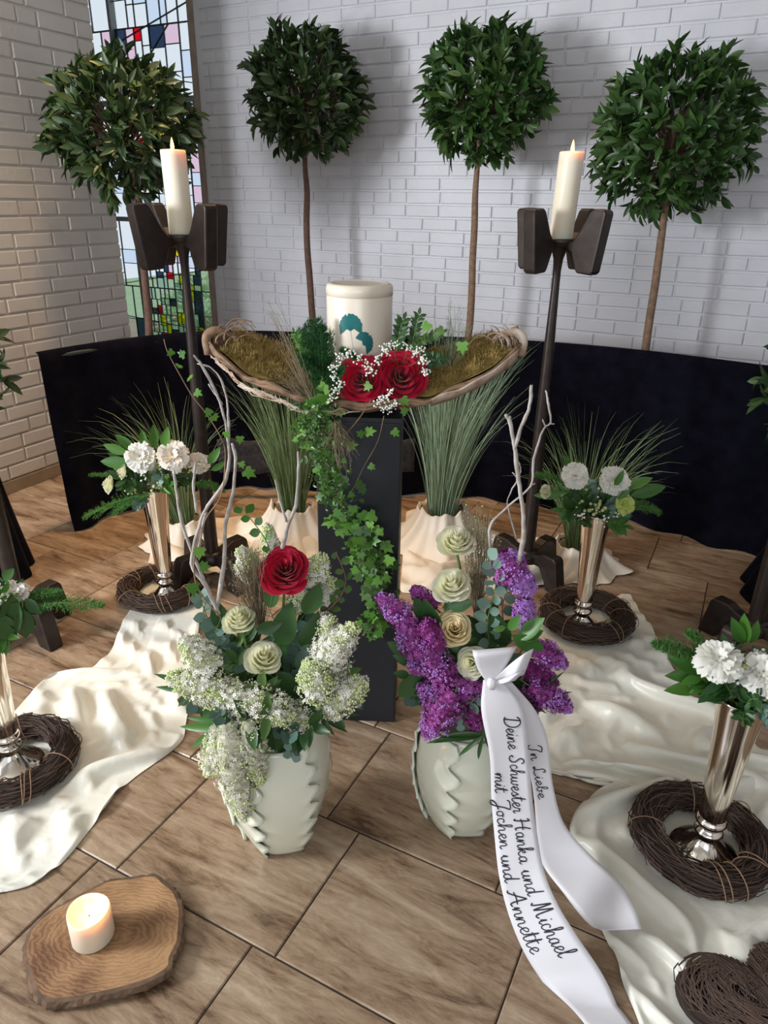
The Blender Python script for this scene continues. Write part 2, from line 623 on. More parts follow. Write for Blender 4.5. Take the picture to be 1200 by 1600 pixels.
def tile_data(w, d, j=0.004, bv=0.003):
    x0, x1, y0, y1 = j / 2, w - j / 2, j / 2, d - j / 2
    b = bv
    vs = [(x0, y0, -0.012), (x1, y0, -0.012), (x1, y1, -0.012), (x0, y1, -0.012),
          (x0, y0, -b), (x1, y0, -b), (x1, y1, -b), (x0, y1, -b),
          (x0 + b, y0 + b, 0), (x1 - b, y0 + b, 0), (x1 - b, y1 - b, 0), (x0 + b, y1 - b, 0)]
    fs = [(8, 9, 10, 11)]
    for i in range(4):
        k = (i + 1) % 4
        fs += [(i, k, k + 4, i + 4), (i + 4, k + 4, k + 8, i + 8)]
    return vs, fs


TW, TD = 0.5, 0.4
_t = MB(); _t.add(*tile_data(TW, TD))
TILE = _t.mesh('tile', M['tile'], False)
ROWOFF = {0: -0.705, 1: -0.81, 2: -2.87, 3: -2.57, 5: 0.03, 6: -0.24}
extra = MB()
for row in range(-4, 11):
    v0 = 0.86 + row * TD
    off = ROWOFF.get(row, R.uniform(0, TW))
    k0 = math.floor((-4.0 - off) / TW)
    for k in range(k0, k0 + 17):
        u0 = off + k * TW
        if v0 > 4.75 or u0 > 4.0 or u0 + TW < -3.9:
            continue
        c = W(u0 + TW / 2, v0 + TD / 2)
        near = c.y > 0.45 and abs(c.x) < 0.62 * c.y + 0.75 and row > -1
        if near and not (u0 + TW / 2 < -3.7 and v0 < 3.5):
            inst('tile', TILE, ROOM @ Matrix.Translation((u0, v0, R.uniform(-0.0006, 0))), floor)
        else:
            extra.add(*tile_data(TW, TD), 0, ROOM @ Matrix.Translation((u0, v0, 0)))
part('outer_tiles', extra, M['tile'], floor, smooth=False, kind='stuff')

# ---- brick walls
BH, JT = 0.0833, 0.010


def brick_data(L, H=BH - 0.012, d=0.009, jit=0.0):
    """front faces -Y, back at y=0"""
    b = 0.005
    j = lambda: R.uniform(-jit, jit)
    vs = []
    for (x, z) in ((0, 0), (L, 0), (L, H), (0, H)):
        vs.append((x + j(), 0.004, z + j()))
    for (x, z) in ((0, 0), (L, 0), (L, H), (0, H)):
        vs.append((x + j(), -d + 0.004, z + j()))
    for (x, z) in ((b, b), (L - b, b), (L - b, H - b), (b, H - b)):
        vs.append((x + j(), -d + j() * 0.6, z + j()))
    fs = [(8, 9, 10, 11)]
    for i in range(4):
        k = (i + 1) % 4
        fs += [(i, k, k + 4, i + 4), (i + 4, k + 4, k + 8, i + 8)]
    return vs, fs


def brick_wall(wall, m, origin, direction, length, z0, z1, is_part, seed):
    """direction: unit vector along the wall; bricks face -normal where normal = UP x direction"""
    rr = random.Random(seed)
    nrm = UP.cross(direction)
    base = Matrix((( direction.x, nrm.x, 0, 0), (direction.y, nrm.y, 0, 0), (0, 0, 1, 0), (0, 0, 0, 1)))
    tmpl = {}
    for Lh in (0.24, 0.115):
        tmpl[Lh] = []
        for q in range(4):
            b = MB(); b.add(*brick_data(Lh, jit=0.0016))
            tmpl[Lh].append((b, b.mesh('brick', m, False)))
    rest = MB()
    n = 0
    rows = int((z1 - z0) / BH)
    for r in range(rows):
        x = -rr.choice((0.0, 0.06, 0.125, 0.19))
        while x < length - 0.03:
            Lh = 0.115 if rr.random() < 0.22 else 0.24
            x0, x1 = max(x, 0.002), min(x + Lh, length)
            x += Lh + JT
            if x1 - x0 < 0.03:
                continue
            sc = (x1 - x0) / Lh
            pos = origin + direction * x0 + UP * (z0 + r * BH + rr.uniform(-0.001, 0.001)) - nrm * rr.uniform(0, 0.0035)
            mx = Matrix.Translation(pos) @ base @ Matrix.Diagonal((sc, 1, 1, 1))
            b, me = rr.choice(tmpl[Lh])
            if n < 298 and is_part(pos + direction * (x1 - x0) / 2):
                inst('brick', me, mx, wall)
                n += 1
            else:
                rest.add(b.v, b.f, 0, mx)
    part('outer_bricks', rest, m, wall, smooth=False, kind='stuff')


def pxof(p):
    q = p - Vector((0, 0, CAMH))
    cp, sp = math.cos(PITCH), math.sin(PITCH)
    Z = q.y * cp - q.z * sp
    if Z < 0.05:
        return (-9999, -9999)
    x, y = q.x / Z, (q.y * sp + q.z * cp) / Z
    c, s = math.cos(ROLL), math.sin(ROLL)
    return (600 + FPX * (c * x - s * y), 800 - FPX * (s * x + c * y))


VB = 4.8            # back wall
UL = -3.70          # left wall
CEIL = 3.35
UB0 = -3.985        # left end of the back wall, at the window
wb = root('wall_back', None, None, W(-1, VB, 0)); wb['kind'] = 'structure'
g = MB(); box(g, UB0, 4.2, VB, VB + 0.30, 0, CEIL, ROOM)
part('mortar', g, M['brick'], wb, smooth=False)


def back_part(p):
    x, y = pxof(p)
    return 470 < x < 1235 and -15 < y < 470 and not (x > 640 and y > 560)


brick_wall(wb, M['brick'], W(UB0, VB), UX, 5.8, 0, CEIL, back_part, 3)

wl = root('wall_left', None, None, W(UL, 2.0, 0)); wl['kind'] = 'structure'
g = MB(); box(g, UL - 0.3, UL, 0.7, 3.50, 0, CEIL, ROOM)
part('mortar', g, M['brick_left'], wl, smooth=False)


def left_part(p):
    x, y = pxof(p)
    return -30 < x < 230 and -30 < y < 770


brick_wall(wl, M['brick_left'], W(UL, 1.2), VX, 2.30, 0, CEIL, left_part, 5)

# skirting of the left wall and the back wall
g = MB(); box(g, UL - 0.01, UL + 0.014, 0.7, 3.50, 0, 0.075, ROOM)
bb = part('baseboard_left', g, M['skirt'], None, smooth=False); bb['kind'] = 'structure'; bevel(bb, 0.004)
g = MB(); box(g, UB0, 4.0, VB - 0.014, VB + 0.01, 0, 0.075, ROOM)
bb = part('baseboard_back', g, M['skirt'], None, smooth=False); bb['kind'] = 'structure'; bevel(bb, 0.004)

# side wall of the window niche, right wall, ceiling
g = MB(); box(g, -6.0, -5.75, 3.2, 5.1, 0, CEIL, ROOM)
o = part('wall_niche', g, M['brick_left'], None, smooth=False); o['kind'] = 'structure'
g = MB(); box(g, -5.8, UL - 0.29, 3.2, 3.5, 0, CEIL, ROOM)
o = part('wall_niche_front', g, M['brick_left'], None, smooth=False); o['kind'] = 'structure'
g = MB(); box(g, -5.8, -3.9, 3.49, 5.2, -0.05, -0.001, ROOM)
o = part('floor_niche', g, M['tile'], None, smooth=False); o['kind'] = 'structure'
g = MB(); box(g, 4.0, 4.25, -4.6, 5.1, 0, CEIL, ROOM)
o = part('wall_right', g, M['brick'], None, smooth=False); o['kind'] = 'structure'
g = MB(); box(g, -6.0, 4.25, -4.6, 5.1, CEIL, CEIL + 0.2, ROOM)
o = part('ceiling', g, M['plaster'], None, smooth=False); o['kind'] = 'structure'

# ceiling downlights (real fittings for the warm lamps)
for (lu, lv) in ((-2.9, 2.2), (-1.6, 3.0)):
    rt = root('ceiling_downlight', 'round warm ceiling downlight above the ' + ('left candle stand' if lu < -2 else 'black curtain'), 'ceiling light', W(lu, lv, CEIL))
    g = MB(); lathe(g, [(0.11, 0), (0.12, -0.012), (0.10, -0.016), (0.095, -0.004)], 24, W(lu, lv, CEIL))
    part('rim', g, M['frame'], rt)
    g = MB(); lathe(g, [(0.001, -0.005), (0.094, -0.005)], 24, W(lu, lv, CEIL))
    part('diffuser', g, M['lampglow'], rt)

# ---- stained glass window
VWN = 4.93
win = root('window_1', None, None, W(-4.9, VWN, 0)); win['kind'] = 'structure'
u0w, u1w = -5.75, -4.14
g = MB()
for (a, b, c, d) in ((-4.17, -4.085, 0, CEIL), (u0w, u0w + 0.06, 0, CEIL), (-4.98, -4.955, 0.4, CEIL)):
    box(g, a, b, VWN - 0.035, VWN + 0.03, c, d, ROOM)
TRANS = [0.30, 0.86, 1.42, 1.93, 2.30, 2.80, CEIL - 0.02]
o = part('frame_post', g, M['frame'], win, smooth=False)
g = MB()
for z in (1.42, 2.30):
    box(g, u0w, u1w, VWN - 0.03, VWN + 0.03, z - 0.018, z + 0.018, ROOM)
for z in (0.30, CEIL - 0.03):
    box(g, u0w, u1w, VWN - 0.04, VWN + 0.03, z - 0.04, z + 0.03, ROOM)
for z in (1.93,):
    box(g, u0w, u1w, VWN - 0.02, VWN + 0.02, z - 0.009, z + 0.009, ROOM)
part('transom', g, M['frame'], win, smooth=False)
g = MB(); box(g, -4.085, -4.035, VWN - 0.15, VWN + 0.03, 0, CEIL, ROOM)
part('wooden_edge', g, M['framewood'], win, smooth=False)
g = MB(); box(g, -4.035, UB0 + 0.001, VB - 0.004, VWN + 0.05, 0, CEIL, ROOM)
part('reveal', g, M['brick'], win, smooth=False)
g = MB(); box(g, u0w, UB0, VWN - 0.05, VWN + 0.25, 0, 0.27, ROOM)
part('sill_wall', g, M['brick'], win, smooth=False)

GL = dict(clear=glass_mat('clear_glass', (0.97, 0.99, 1.0)), ice=glass_mat('ice_glass', (0.86, 0.92, 1.0)),
          red=glass_mat('red_glass', (0.9, 0.02, 0.10)), yellow=glass_mat('yellow_glass', (0.95, 0.85, 0.05)),
          grey=glass_mat('grey_blue_glass', (0.16, 0.22, 0.32)), pale=glass_mat('pale_pink_glass', (0.95, 0.8, 0.88)))
PANE = {}
_b = MB(); box(_b, 0, 1, -0.002, 0.002, 0, 1)
for k, mm in GL.items():
    PANE[k] = _b.mesh('pane', mm, False)
rw = random.Random(21)
lead = MB()


def came(x0, z0, x1, z1, w=0.006):
    d = Vector((x1 - x0, z1 - z0))
    n = Vector((-d.y, d.x)).normalized() * w / 2
    vs = []
    for y in (VWN - 0.006, VWN + 0.006):
        for (x, z) in ((x0 + n.x, z0 + n.y), (x1 + n.x, z1 + n.y), (x1 - n.x, z1 - n.y), (x0 - n.x, z0 - n.y)):
            vs.append(W(x, y, z))
    lead.add(vs, [(0, 1, 2, 3), (7, 6, 5, 4), (0, 4, 5, 1), (1, 5, 6, 2), (2, 6, 7, 3), (3, 7, 4, 0)])


def pane_kind(u, z, w, h):
    t = rw.random()
    band = -4.82 < u < -4.30
    if band:
        if z < 0.95 and t < 0.5:
            return rw.choice(('red', 'yellow', 'grey', 'grey', 'ice', 'ice'))
        if 0.95 <= z < 1.35 and t < 0.45:
            return rw.choice(('grey', 'grey', 'yellow', 'red', 'ice'))
        if 1.35 <= z < 1.75 and t < 0.4:
            return rw.choice(('red', 'yellow', 'grey'))
        if z >= 1.75 and t < 0.2:
            return rw.choice(('red', 'red', 'red', 'grey', 'yellow'))
    elif u < -4.8 and t < 0.16:
        return 'grey'
    return 'clear' if rw.random() < 0.7 else rw.choice(('ice', 'pale', 'ice'))


def split(x0, x1, z0, z1, depth, mn):
    w, h = x1 - x0, z1 - z0
    if (w < mn * 1.7 and h < mn * 2.2) or depth <= 0 or w < 0.045 or h < 0.045:
        k = pane_kind((x0 + x1) / 2, (z0 + z1) / 2, w, h)
        mx = ROOM @ Matrix.Translation((x0 + 0.002, VWN, z0 + 0.002)) @ Matrix.Diagonal((w - 0.004, 1, h - 0.004, 1))
        inst('pane', PANE[k], mx, win)
        return
    if w * rw.uniform(0.8, 1.4) > h * 0.8 and w > 0.09:
        x = x0 + w * rw.uniform(0.35, 0.65)
        came(x, z0, x, z1)
        split(x0, x, z0, z1, depth - 1, mn); split(x, x1, z0, z1, depth - 1, mn)
    else:
        z = z0 + h * rw.uniform(0.35, 0.65)
        came(x0, z, x1, z)
        split(x0, x1, z0, z, depth - 1, mn); split(x0, x1, z, z1, depth - 1, mn)


for (z0, z1) in zip(TRANS[:-1], TRANS[1:]):
    came(u0w, z0, u1w, z0, 0.01)
    for (a, b) in ((-5.69, -5.33), (-5.33, -4.97), (-4.965, -4.60), (-4.60, -4.30), (-4.30, -4.165)):
        mn = 0.055 if (a > -4.97 and b < -4.2 and z0 < 1.3) else (0.10 if a > -4.97 else 0.15)
        if b < -4.96 and z0 > 0.8: mn = 0.14
        came(a, z0, a, z1, 0.008)
        split(a, b, z0, z1, 7, mn)
# a few slanted cames sweeping across the upper lights
for (xa, za, xb, zb) in ((-5.69, 2.50, -4.17, 2.93), (-5.69, 2.62, -4.17, 2.40), (-4.97, 2.30, -4.4, 2.80), (-5.69, 0.62, -4.17, 0.52), (-5.3, 0.86, -4.17, 1.05)):
    came(xa, za, xb, zb, 0.007)
part('lead_came', lead, M['lead'], win, smooth=False)

# ---- outside: lawn, hedge, neighbouring red brick pier
g = MB(); box(g, -14, 2, 5.12, 22, -0.30, -0.25, ROOM)
o = part('ground_outside', g, M['lawn'], None, smooth=False); o['kind'] = 'structure'
rt = root('garden_pier', 'pinkish brick pier outside behind the right side of the window', 'brick pier', W(-4.9, 6.6, -0.25))
g = MB()
for r_ in range(42):
    for c_ in range(3):
        u_ = -5.02 + c_ * 0.25 + (0.0 if r_ % 2 else 0.06)
        box(g, u_, u_ + 0.235, 6.6 + R.uniform(0, 0.004), 6.85, -0.25 + r_ * 0.083, -0.25 + r_ * 0.083 + 0.072, ROOM)
part('masonry', g, M['redbrick'], rt, smooth=False, kind='stuff')
g = MB(); box(g, -5.0, -4.25, 6.62, 6.84, -0.25, 3.2, ROOM); part('mortar', g, M['brick'], rt, smooth=False)
for (u_, v_, rr_, lab) in ((-7.4, 8.6, 0.75, 'round green bush outside behind the lower left of the stained glass'),
                           (-6.4, 7.6, 0.5, 'smaller green bush outside close behind the stained glass')):
    g = MB()
    for i in range(900):
        d = rdir(); d.z = abs(d.z)
        p = W(u_, v_, -0.25) + d * rr_ * R.uniform(0.75, 1.05)
        g.add(*LEAF_SMALL, 0, frame(p, d + rv(0.8), rdir(), R.uniform(0.08, 0.14)))
    solo('garden_bush', g, M['hedge'], W(u_, v_, -0.25), lab, 'bush', None)

# ================================================================ BLACK CURTAIN
CT = [(-3.10, 1.98), (-3.02, 2.30), (-2.93, 2.62), (-2.82, 2.95), (-2.62, 3.22), (-2.20, 3.38), (-1.65, 3.58), (-1.10, 3.74), (-0.5, 3.80), (0.1, 3.70), (0.8, 3.58), (1.3, 3.5)]
CH = 0.915
cur = root('black_curtain', 'long black velvet curtain hung waist high on a frame in front of the brick wall', 'curtain', W(-1.1, 3.8, 0))
pts = smooth_path([W(-2.98, 2.24), W(-2.96, 2.44), W(-2.90, 2.72), W(-2.76, 3.02), W(-2.50, 3.24), W(-2.08, 3.40), W(-1.60, 3.60), W(-1.08, 3.76), W(-0.5, 3.80), W(0.05, 3.72), W(0.6, 3.62)], 14)
vs, fs = [], []
NZ = 16
acc = 0
for i, p in enumerate(pts):
    if i: acc += (pts[i] - pts[i - 1]).length
    d = (pts[min(i + 1, len(pts) - 1)] - pts[max(i - 1, 0)]).normalized()
    n = Vector((d.y, -d.x, 0))
    for k in range(NZ + 1):
        t = k / NZ
        low = 1 - t
        amp = 0.004 + 0.022 * low ** 1.5
        q = p + n * (amp * math.sin(acc * 17 + 1.2 * math.sin(acc * 5)) + 0.012 * low * math.sin(acc * 7 + t * 3)
                     + 0.04 * low ** 4 + 0.006 * noise.noise(Vector((acc * 3, t * 4, 2))))
        z = CH * t
        if k == 0:
            z = 0.004 + 0.010 * max(0, math.sin(acc * 6.3))
        vs.append(Vector((q.x, q.y, z + (0.006 * math.sin(acc * 5) if k == NZ else 0))))
    # hem over the rail, falling behind
    vs.append(p - n * 0.02 + UP * (CH + 0.008))
nz = NZ + 2
for i in range(len(pts) - 1):
    for k in range(nz - 1):
        a = i * nz + k
        fs.append((a, a + nz, a + nz + 1, a + 1))
g = MB(); g.add(vs, fs)
o = part('velvet_cloth', g, M['velvet'], cur)
g = MB()
tube(g, [p + UP * (CH - 0.025) - Vector((0, -0.02, 0)) for p in pts[::3]], 0.012, 8)
part('rail', g, M['lead'], cur)
g = MB()
for q in (4, 50, 90, 118):
    p = pts[q]
    g = MB()
    p = p + Vector((0.0, 0.03, 0))
    tube(g, [p, p + UP * (CH - 0.03)], 0.012, 8)
    part('rail_post', g, M['lead'], cur)
# added grey strip painting the lit sheen low on the curtain behind the grasses
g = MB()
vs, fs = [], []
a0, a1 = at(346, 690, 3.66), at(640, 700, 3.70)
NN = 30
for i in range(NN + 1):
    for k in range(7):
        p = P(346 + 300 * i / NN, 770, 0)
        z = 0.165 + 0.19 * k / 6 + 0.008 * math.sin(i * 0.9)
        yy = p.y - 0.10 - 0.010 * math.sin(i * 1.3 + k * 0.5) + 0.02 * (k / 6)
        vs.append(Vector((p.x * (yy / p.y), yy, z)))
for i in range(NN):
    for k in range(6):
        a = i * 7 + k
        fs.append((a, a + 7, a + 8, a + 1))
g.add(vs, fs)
o = part('sheen_band', g, M['velvet_grey'], cur, label='greyish band of sheen painted low on the black velvet')
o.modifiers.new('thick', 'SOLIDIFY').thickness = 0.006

# ================================================================ BAY TREES
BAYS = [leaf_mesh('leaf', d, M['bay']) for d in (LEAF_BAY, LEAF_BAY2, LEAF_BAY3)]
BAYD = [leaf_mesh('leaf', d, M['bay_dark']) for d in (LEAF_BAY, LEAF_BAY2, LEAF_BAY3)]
BAYDATA = (LEAF_BAY, LEAF_BAY2, LEAF_BAY3)


def bay_tree(label, base, top, crown, rad, squash=1.0, dark=False, light_trunk=False, wob=0.012, seed=1, nclus=260, nparts=290, group='bay trees behind the black curtain', pot=0.13):
    rr = random.Random(seed)
    rt = root('bay_tree', label, 'tree', base, group)
    # pot
    g = MB()
    lathe(g, [(0.001, 0.0), (pot * 0.78, 0.0), (pot, 0.24), (pot * 1.08, 0.24), (pot * 1.08, 0.27), (pot * 0.95, 0.27), (pot * 0.93, 0.23), (0.001, 0.23)], 24, base)
    part('pot', g, M['pot'], rt)
    g = MB()
    n = 9
    pts = []
    for i in range(n + 1):
        t = i / n
        p = (base + UP * 0.2).lerp(top, t)
        p += Vector((rr.uniform(-wob, wob), rr.uniform(-wob, wob), 0)) * (0.3 if i in (0, n) else 1)
        pts.append(p)
    pts.append(crown + UP * 0.05)
    tube(g, smooth_path(pts, 4), [0.025, 0.024, 0.022, 0.020, 0.012], 10)
    part('trunk', g, M['trunk_light' if light_trunk else 'trunk'], rt)
    # branches and leaf whorls
    br, rest = MB(), MB()
    clus = []
    for i in range(nclus):
        zz = 1 - 2 * (i + 0.5) / nclus
        a = i * 2.39996 + rr.uniform(-0.25, 0.25)
        s = math.sqrt(max(0, 1 - zz * zz))
        d = Vector((s * math.cos(a), s * math.sin(a), zz * squash))
        rfac = rr.uniform(0.70, 0.88) if rr.random() < 0.72 else rr.uniform(0.42, 0.7)
        bump = 1 + 0.14 * noise.noise(d * 2.1 + Vector((seed, 0, 0)))
        p = crown + d * rad * rfac * bump
        clus.append((p, d))
    cp = Vector((0, 0, CAMH))
    clus.sort(key=lambda q: (q[0] - cp).length)
    cnt = 0
    for (p, d) in clus:
        if rr.random() < 0.35:
            s0 = crown + (p - crown) * 0.12 - UP * rad * 0.25
            mid = s0.lerp(p, 0.55) + UP * 0.02
            tube(br, [s0, mid, p], [0.004, 0.0018], 4, caps=False)
        ax = (d + Vector((rr.uniform(-.4, .4), rr.uniform(-.4, .4), rr.uniform(-.2, .5)))).normalized()
        o1 = ax.orthogonal().normalized(); o2 = ax.cross(o1)
        nl = rr.choice((6, 7, 8))
        for k in range(nl):
            a = 2 * PI * k / nl + rr.uniform(-.3, .3)
            sp = rr.uniform(0.45, 1.15) if k else 0.15
            ld = (ax + (o1 * math.cos(a) + o2 * math.sin(a)) * sp).normalized()
            q = p + ax * (0.012 * (k - nl / 2))
            mx = frame(q, ld, ax + rv_(rr, 0.3), rr.uniform(0.070, 0.100))
            v = rr.randrange(3)
            if cnt < nparts:
                inst('leaf', (BAYD if dark else BAYS)[v], mx, rt)
                cnt += 1
            else:
                rest.add(*BAYDATA[v], 0, mx)
    part('twigs', br, M['trunk'], rt)
    part('inner_foliage', rest, M['bay_dark' if dark else 'bay'], rt, kind='stuff')
    return rt


def rv_(rr, a):
    return Vector((rr.uniform(-a, a), rr.uniform(-a, a), rr.uniform(-a, a)))


def on_v(px, py, v):
    d = _ray(px, py)
    t = v / (d.x * VX.x + d.y * VX.y)
    return d * t + Vector((0, 0, CAMH))


def floor_of(p):
    return Vector((p.x, p.y, 0))


VT = 4.28
c = at(190, 200, 4.15)
tp = at(214, 300, 4.15)
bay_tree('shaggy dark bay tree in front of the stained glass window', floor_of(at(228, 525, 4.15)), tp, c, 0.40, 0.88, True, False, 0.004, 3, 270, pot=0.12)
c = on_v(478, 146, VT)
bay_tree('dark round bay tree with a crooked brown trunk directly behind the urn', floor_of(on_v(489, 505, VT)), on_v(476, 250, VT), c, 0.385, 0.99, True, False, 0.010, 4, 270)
c = on_v(757, 148, VT)
bay_tree('round bay tree with light brown trunk between urn and right candle', floor_of(on_v(733, 520, VT)), on_v(747, 250, VT), c, 0.365, 0.95, False, True, 0.006, 5, 270)
c = on_v(1052, 212, VT)
bay_tree('wide glossy bay tree right of the right candle stand', floor_of(on_v(1012, 548, VT)), on_v(1045, 290, VT), c, 0.415, 0.98, False, True, 0.003, 6, 290)
# two more at the picture's edges, half hidden
pl = P(-38, 905)
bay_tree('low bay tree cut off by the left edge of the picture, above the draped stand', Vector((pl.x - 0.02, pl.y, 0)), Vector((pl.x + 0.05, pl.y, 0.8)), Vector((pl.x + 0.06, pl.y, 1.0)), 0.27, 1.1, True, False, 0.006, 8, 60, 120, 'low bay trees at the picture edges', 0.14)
pr = P(1243, 938)
bay_tree('low bay tree showing only a few leaves at the right edge of the picture', Vector((pr.x + 0.03, pr.y, 0)), Vector((pr.x - 0.05, pr.y, 0.8)), Vector((pr.x - 0.07, pr.y, 0.97)), 0.27, 1.1, False, False, 0.006, 9, 60, 120, 'low bay trees at the picture edges', 0.14)


def draped_cover(label, base, h, r0, r1, seed):
    g = MB()
    rr = random.Random(seed)
    ph = [rr.uniform(0, 6) for _ in range(4)]
    prof = [(0.03, h), (r0 * 0.8, h), (r0 * 0.97, h - 0.015), (r0 * 1.02, h - 0.05)] + [(r0 + (r1 - r0) * t ** 1.3, (h - 0.06) * (1 - t) + 0.003) for t in [i / 12 for i in range(1, 13)]]
    lathe(g, prof, 90, base, wob=lambda a, z, r: (0.014 * (1 - z / h) + 0.002) * (math.sin(9 * a + ph[0]) + 0.5 * math.sin(14 * a + ph[1]) + 0.5 * math.sin(4 * a + ph[2])))
    return solo('draped_cover', g, M['velvet'], base, label, 'black cloth')


draped_cover('black velvet draped over a stand at the left edge of the picture', Vector((pl.x - 0.02, pl.y, 0)), 0.60, 0.19, 0.25, 1)
draped_cover('black velvet skirt draped over a stand at the right edge of the picture', Vector((pr.x + 0.05, pr.y, 0)), 0.66, 0.10, 0.27, 2)


# ================================================================ CANDLE STANDS
def stand(label, base, az0, candle_label=None, H=1.475):
    rt = root('candle_stand', label, 'candle stand', base, 'tall bronze candle stands')
    g = MB()
    pr = [(0.030, 0.12), (0.030, 0.2), (0.0285, 0.5), (0.025, 0.8), (0.020, 1.1), (0.0155, 1.3), (0.0155, 1.36), (0.019, 1.40), (0.028, 1.43), (0.038, 1.448), (0.044, 1.456)]
    lathe(g, [(r, z / 1.475 * H) for r, z in pr], 20, base)
    part('pole', g, M['bronze'], rt)
    g = MB()
    lathe(g, [(0.001, H - 0.03), (0.05, H - 0.03), (0.060, H - 0.018), (0.063, H - 0.004), (0.060, H), (0.048, H - 0.003), (0.001, H - 0.006)], 24, base)
    part('cup', g, M['bronze'], rt)
    g = MB()
    lathe(g, [(0.001, 0.15), (0.045, 0.145), (0.06, 0.12), (0.05, 0.09), (0.001, 0.085)], 20, base)
    part('base_hub', g, M['bronze'], rt)
    for k in range(4):
        a = az0 + k * PI / 2
        d = Vector((math.cos(a), math.sin(a), 0)); n = Vector((-d.y, d.x, 0))
        # paddle: tall plate, inner edge slanting out from the cup to the top
        prof = [(0.030, -0.032), (0.070, -0.048), (0.094, -0.105), (0.102, -0.118), (0.165, -0.122), (0.176, -0.112), (0.203, 0.088), (0.198, 0.102), (0.148, 0.106), (0.134, 0.096), (0.092, 0.02), (0.070, -0.006), (0.050, -0.008)]
        def plate(nm, prof, zz, th0, th1, mi):
            g = MB()
            vs = []
            for s in (-1, 1):
                for (r, z) in prof:
                    th = th0 + (th1 - th0) * min(1, max(0, (r - 0.04) / 0.12))
                    vs.append(base + d * r + n * s * th + UP * (zz + z))
            m_ = len(prof)
            fs = [tuple(range(m_)), tuple(range(2 * m_ - 1, m_ - 1, -1))]
            for i in range(m_):
                j = (i + 1) % m_
                fs.append((i, i + m_, j + m_, j))
            g.add(vs, fs)
            o = part(nm, g, M['bronze'], rt, smooth=False)
            bevel(o, 0.007, 3)
            return o
        plate('arm', prof, H, 0.022, 0.027, 0)
        foot = [(0.020, 0.135), (0.075, 0.150), (0.105, 0.165), (0.165, 0.165), (0.178, 0.15), (0.205, 0.0), (0.135, 0.0), (0.118, 0.04), (0.085, 0.095), (0.020, 0.095)]
        plate('foot', foot, 0, 0.022, 0.030, 0)
    return rt


def flame(parent, p, s=1.0, power=0.9):
    g = MB()
    lathe(g, [(0.001, -0.002), (0.0045, 0.004), (0.0062, 0.010), (0.0052, 0.019), (0.0028, 0.029), (0.0003, 0.037)], 12, (0, 0, 0))
    g.v = [Vector((v.x * s, v.y * s, v.z * s)) + p for v in g.v]
    part('flame', g, M['flame'], parent)
    g = MB(); tube(g, [p - UP * 0.012, p + Vector((0.001, 0, 0.002)), p + Vector((0.002, 0, 0.008))], 0.0012, 6)
    part('wick', g, M['wick'], parent)
    l = bpy.data.lights.new('flame_light', 'POINT')
    l.energy = power
    l.color = (1.0, 0.42, 0.14)
    l.shadow_soft_size = 0.012
    o = bpy.data.objects.new('flame_light', l)
    o.parent = parent
    o.location = p - WL[parent.name] + UP * 0.022
    C.objects.link(o)


def candle(label, base, r, h, lean, fl, power, rimh=0.0, cat='candle'):
    rt = root('pillar_candle', label, cat, base)
    g = MB()
    prof = [(0.001, 0.0), (r * 0.94, 0.0), (r, 0.004), (r * 1.0, h - 0.006), (r * 0.985, h), (r * 0.93, h + 0.0005), (r * 0.86, h - 0.006 - rimh), (r * 0.5, h - 0.009 - rimh), (0.001, h - 0.009 - rimh)]
    lathe(g, prof, 36, base, wob=lambda a, z, rr: 0.0012 * math.sin(3 * a) * (z / h))
    for v in g.v:
        v += lean * ((v.z - base.z) / h)
    part('wax', g, M['wax'], rt)
    flame(rt, base + lean + UP * (h - 0.002 - rimh), fl, power)
    return rt


b1 = P(335, 905); b2 = P(820, 902)
stand('tall dark bronze candle stand with four paddles, behind the left branches', b1, math.atan2(-b1.y, -b1.x) + 0.576)
stand('tall dark bronze candle stand with four paddles, behind the purple bouquet', b2, math.atan2(-b2.y, -b2.x) + 0.94)
b3 = P(38, 990); b4 = P(1168, 1018)
stand('dark bronze stand cut off at the left edge, its feet beside the ivory cloth', b3, math.atan2(-b3.y, -b3.x) + 0.50)
stand('dark bronze stand cut off at the right edge, a foot behind the silver vase', b4, math.atan2(-b4.y, -b4.x) - 0.45)
candle('tall burning ivory pillar candle on the left bronze stand', b1 + UP * 1.470, 0.045, 0.285, Vector((-0.004, 0, 0)), 1.15, 1.3)
candle('tall burning ivory pillar candle on the right bronze stand', b2 + UP * 1.470, 0.045, 0.300, Vector((0.010, 0, 0)), 1.15, 1.3)

# ================================================================ PEDESTAL, DISH, URN
PY0 = 1.90
pc = (P(616, 1129) + P(516, 1124)) / 2
pang = math.radians(-3)
pd = Vector((math.cos(pang), math.sin(pang), 0)); pn = Vector((-pd.y, pd.x, 0))
pctr = Vector((P(616, 1129).x, P(616, 1129).y, 0)) - pd * 0.120 + pn * 0.120
rt = root('pedestal', 'slim square anthracite pedestal carrying the bark dish and urn', 'pedestal', pctr)
PEDM = Matrix.Translation(pctr) @ Matrix.Rotation(pang, 4, 'Z')
g = MB(); box(g, -0.120, 0.120, -0.120, 0.120, 0.0, 1.035, PEDM)
bevel(part('column', g, M['slate'], rt, smooth=False), 0.003)
g = MB(); box(g, -0.122, 0.122, -0.122, 0.122, 1.035, 1.05, PEDM)
bevel(part('top_plate', g, M['slate'], rt, smooth=False), 0.002)

# bark dish: a boat whose two ends sweep up
dish = root('bark_dish', 'crescent shaped bark bowl with upturned ends, lying on the pedestal', 'dish', pctr + UP * 1.05)
DY = pctr.y - 0.01


def dish_c(s):
    """s -1..1 : centre line of the bowl floor"""
    x = pctr.x + 0.014 + s * 0.428
    z = 1.066 + 0.150 * abs(s) ** 2.0
    return Vector((x, DY + 0.02 * s, z))


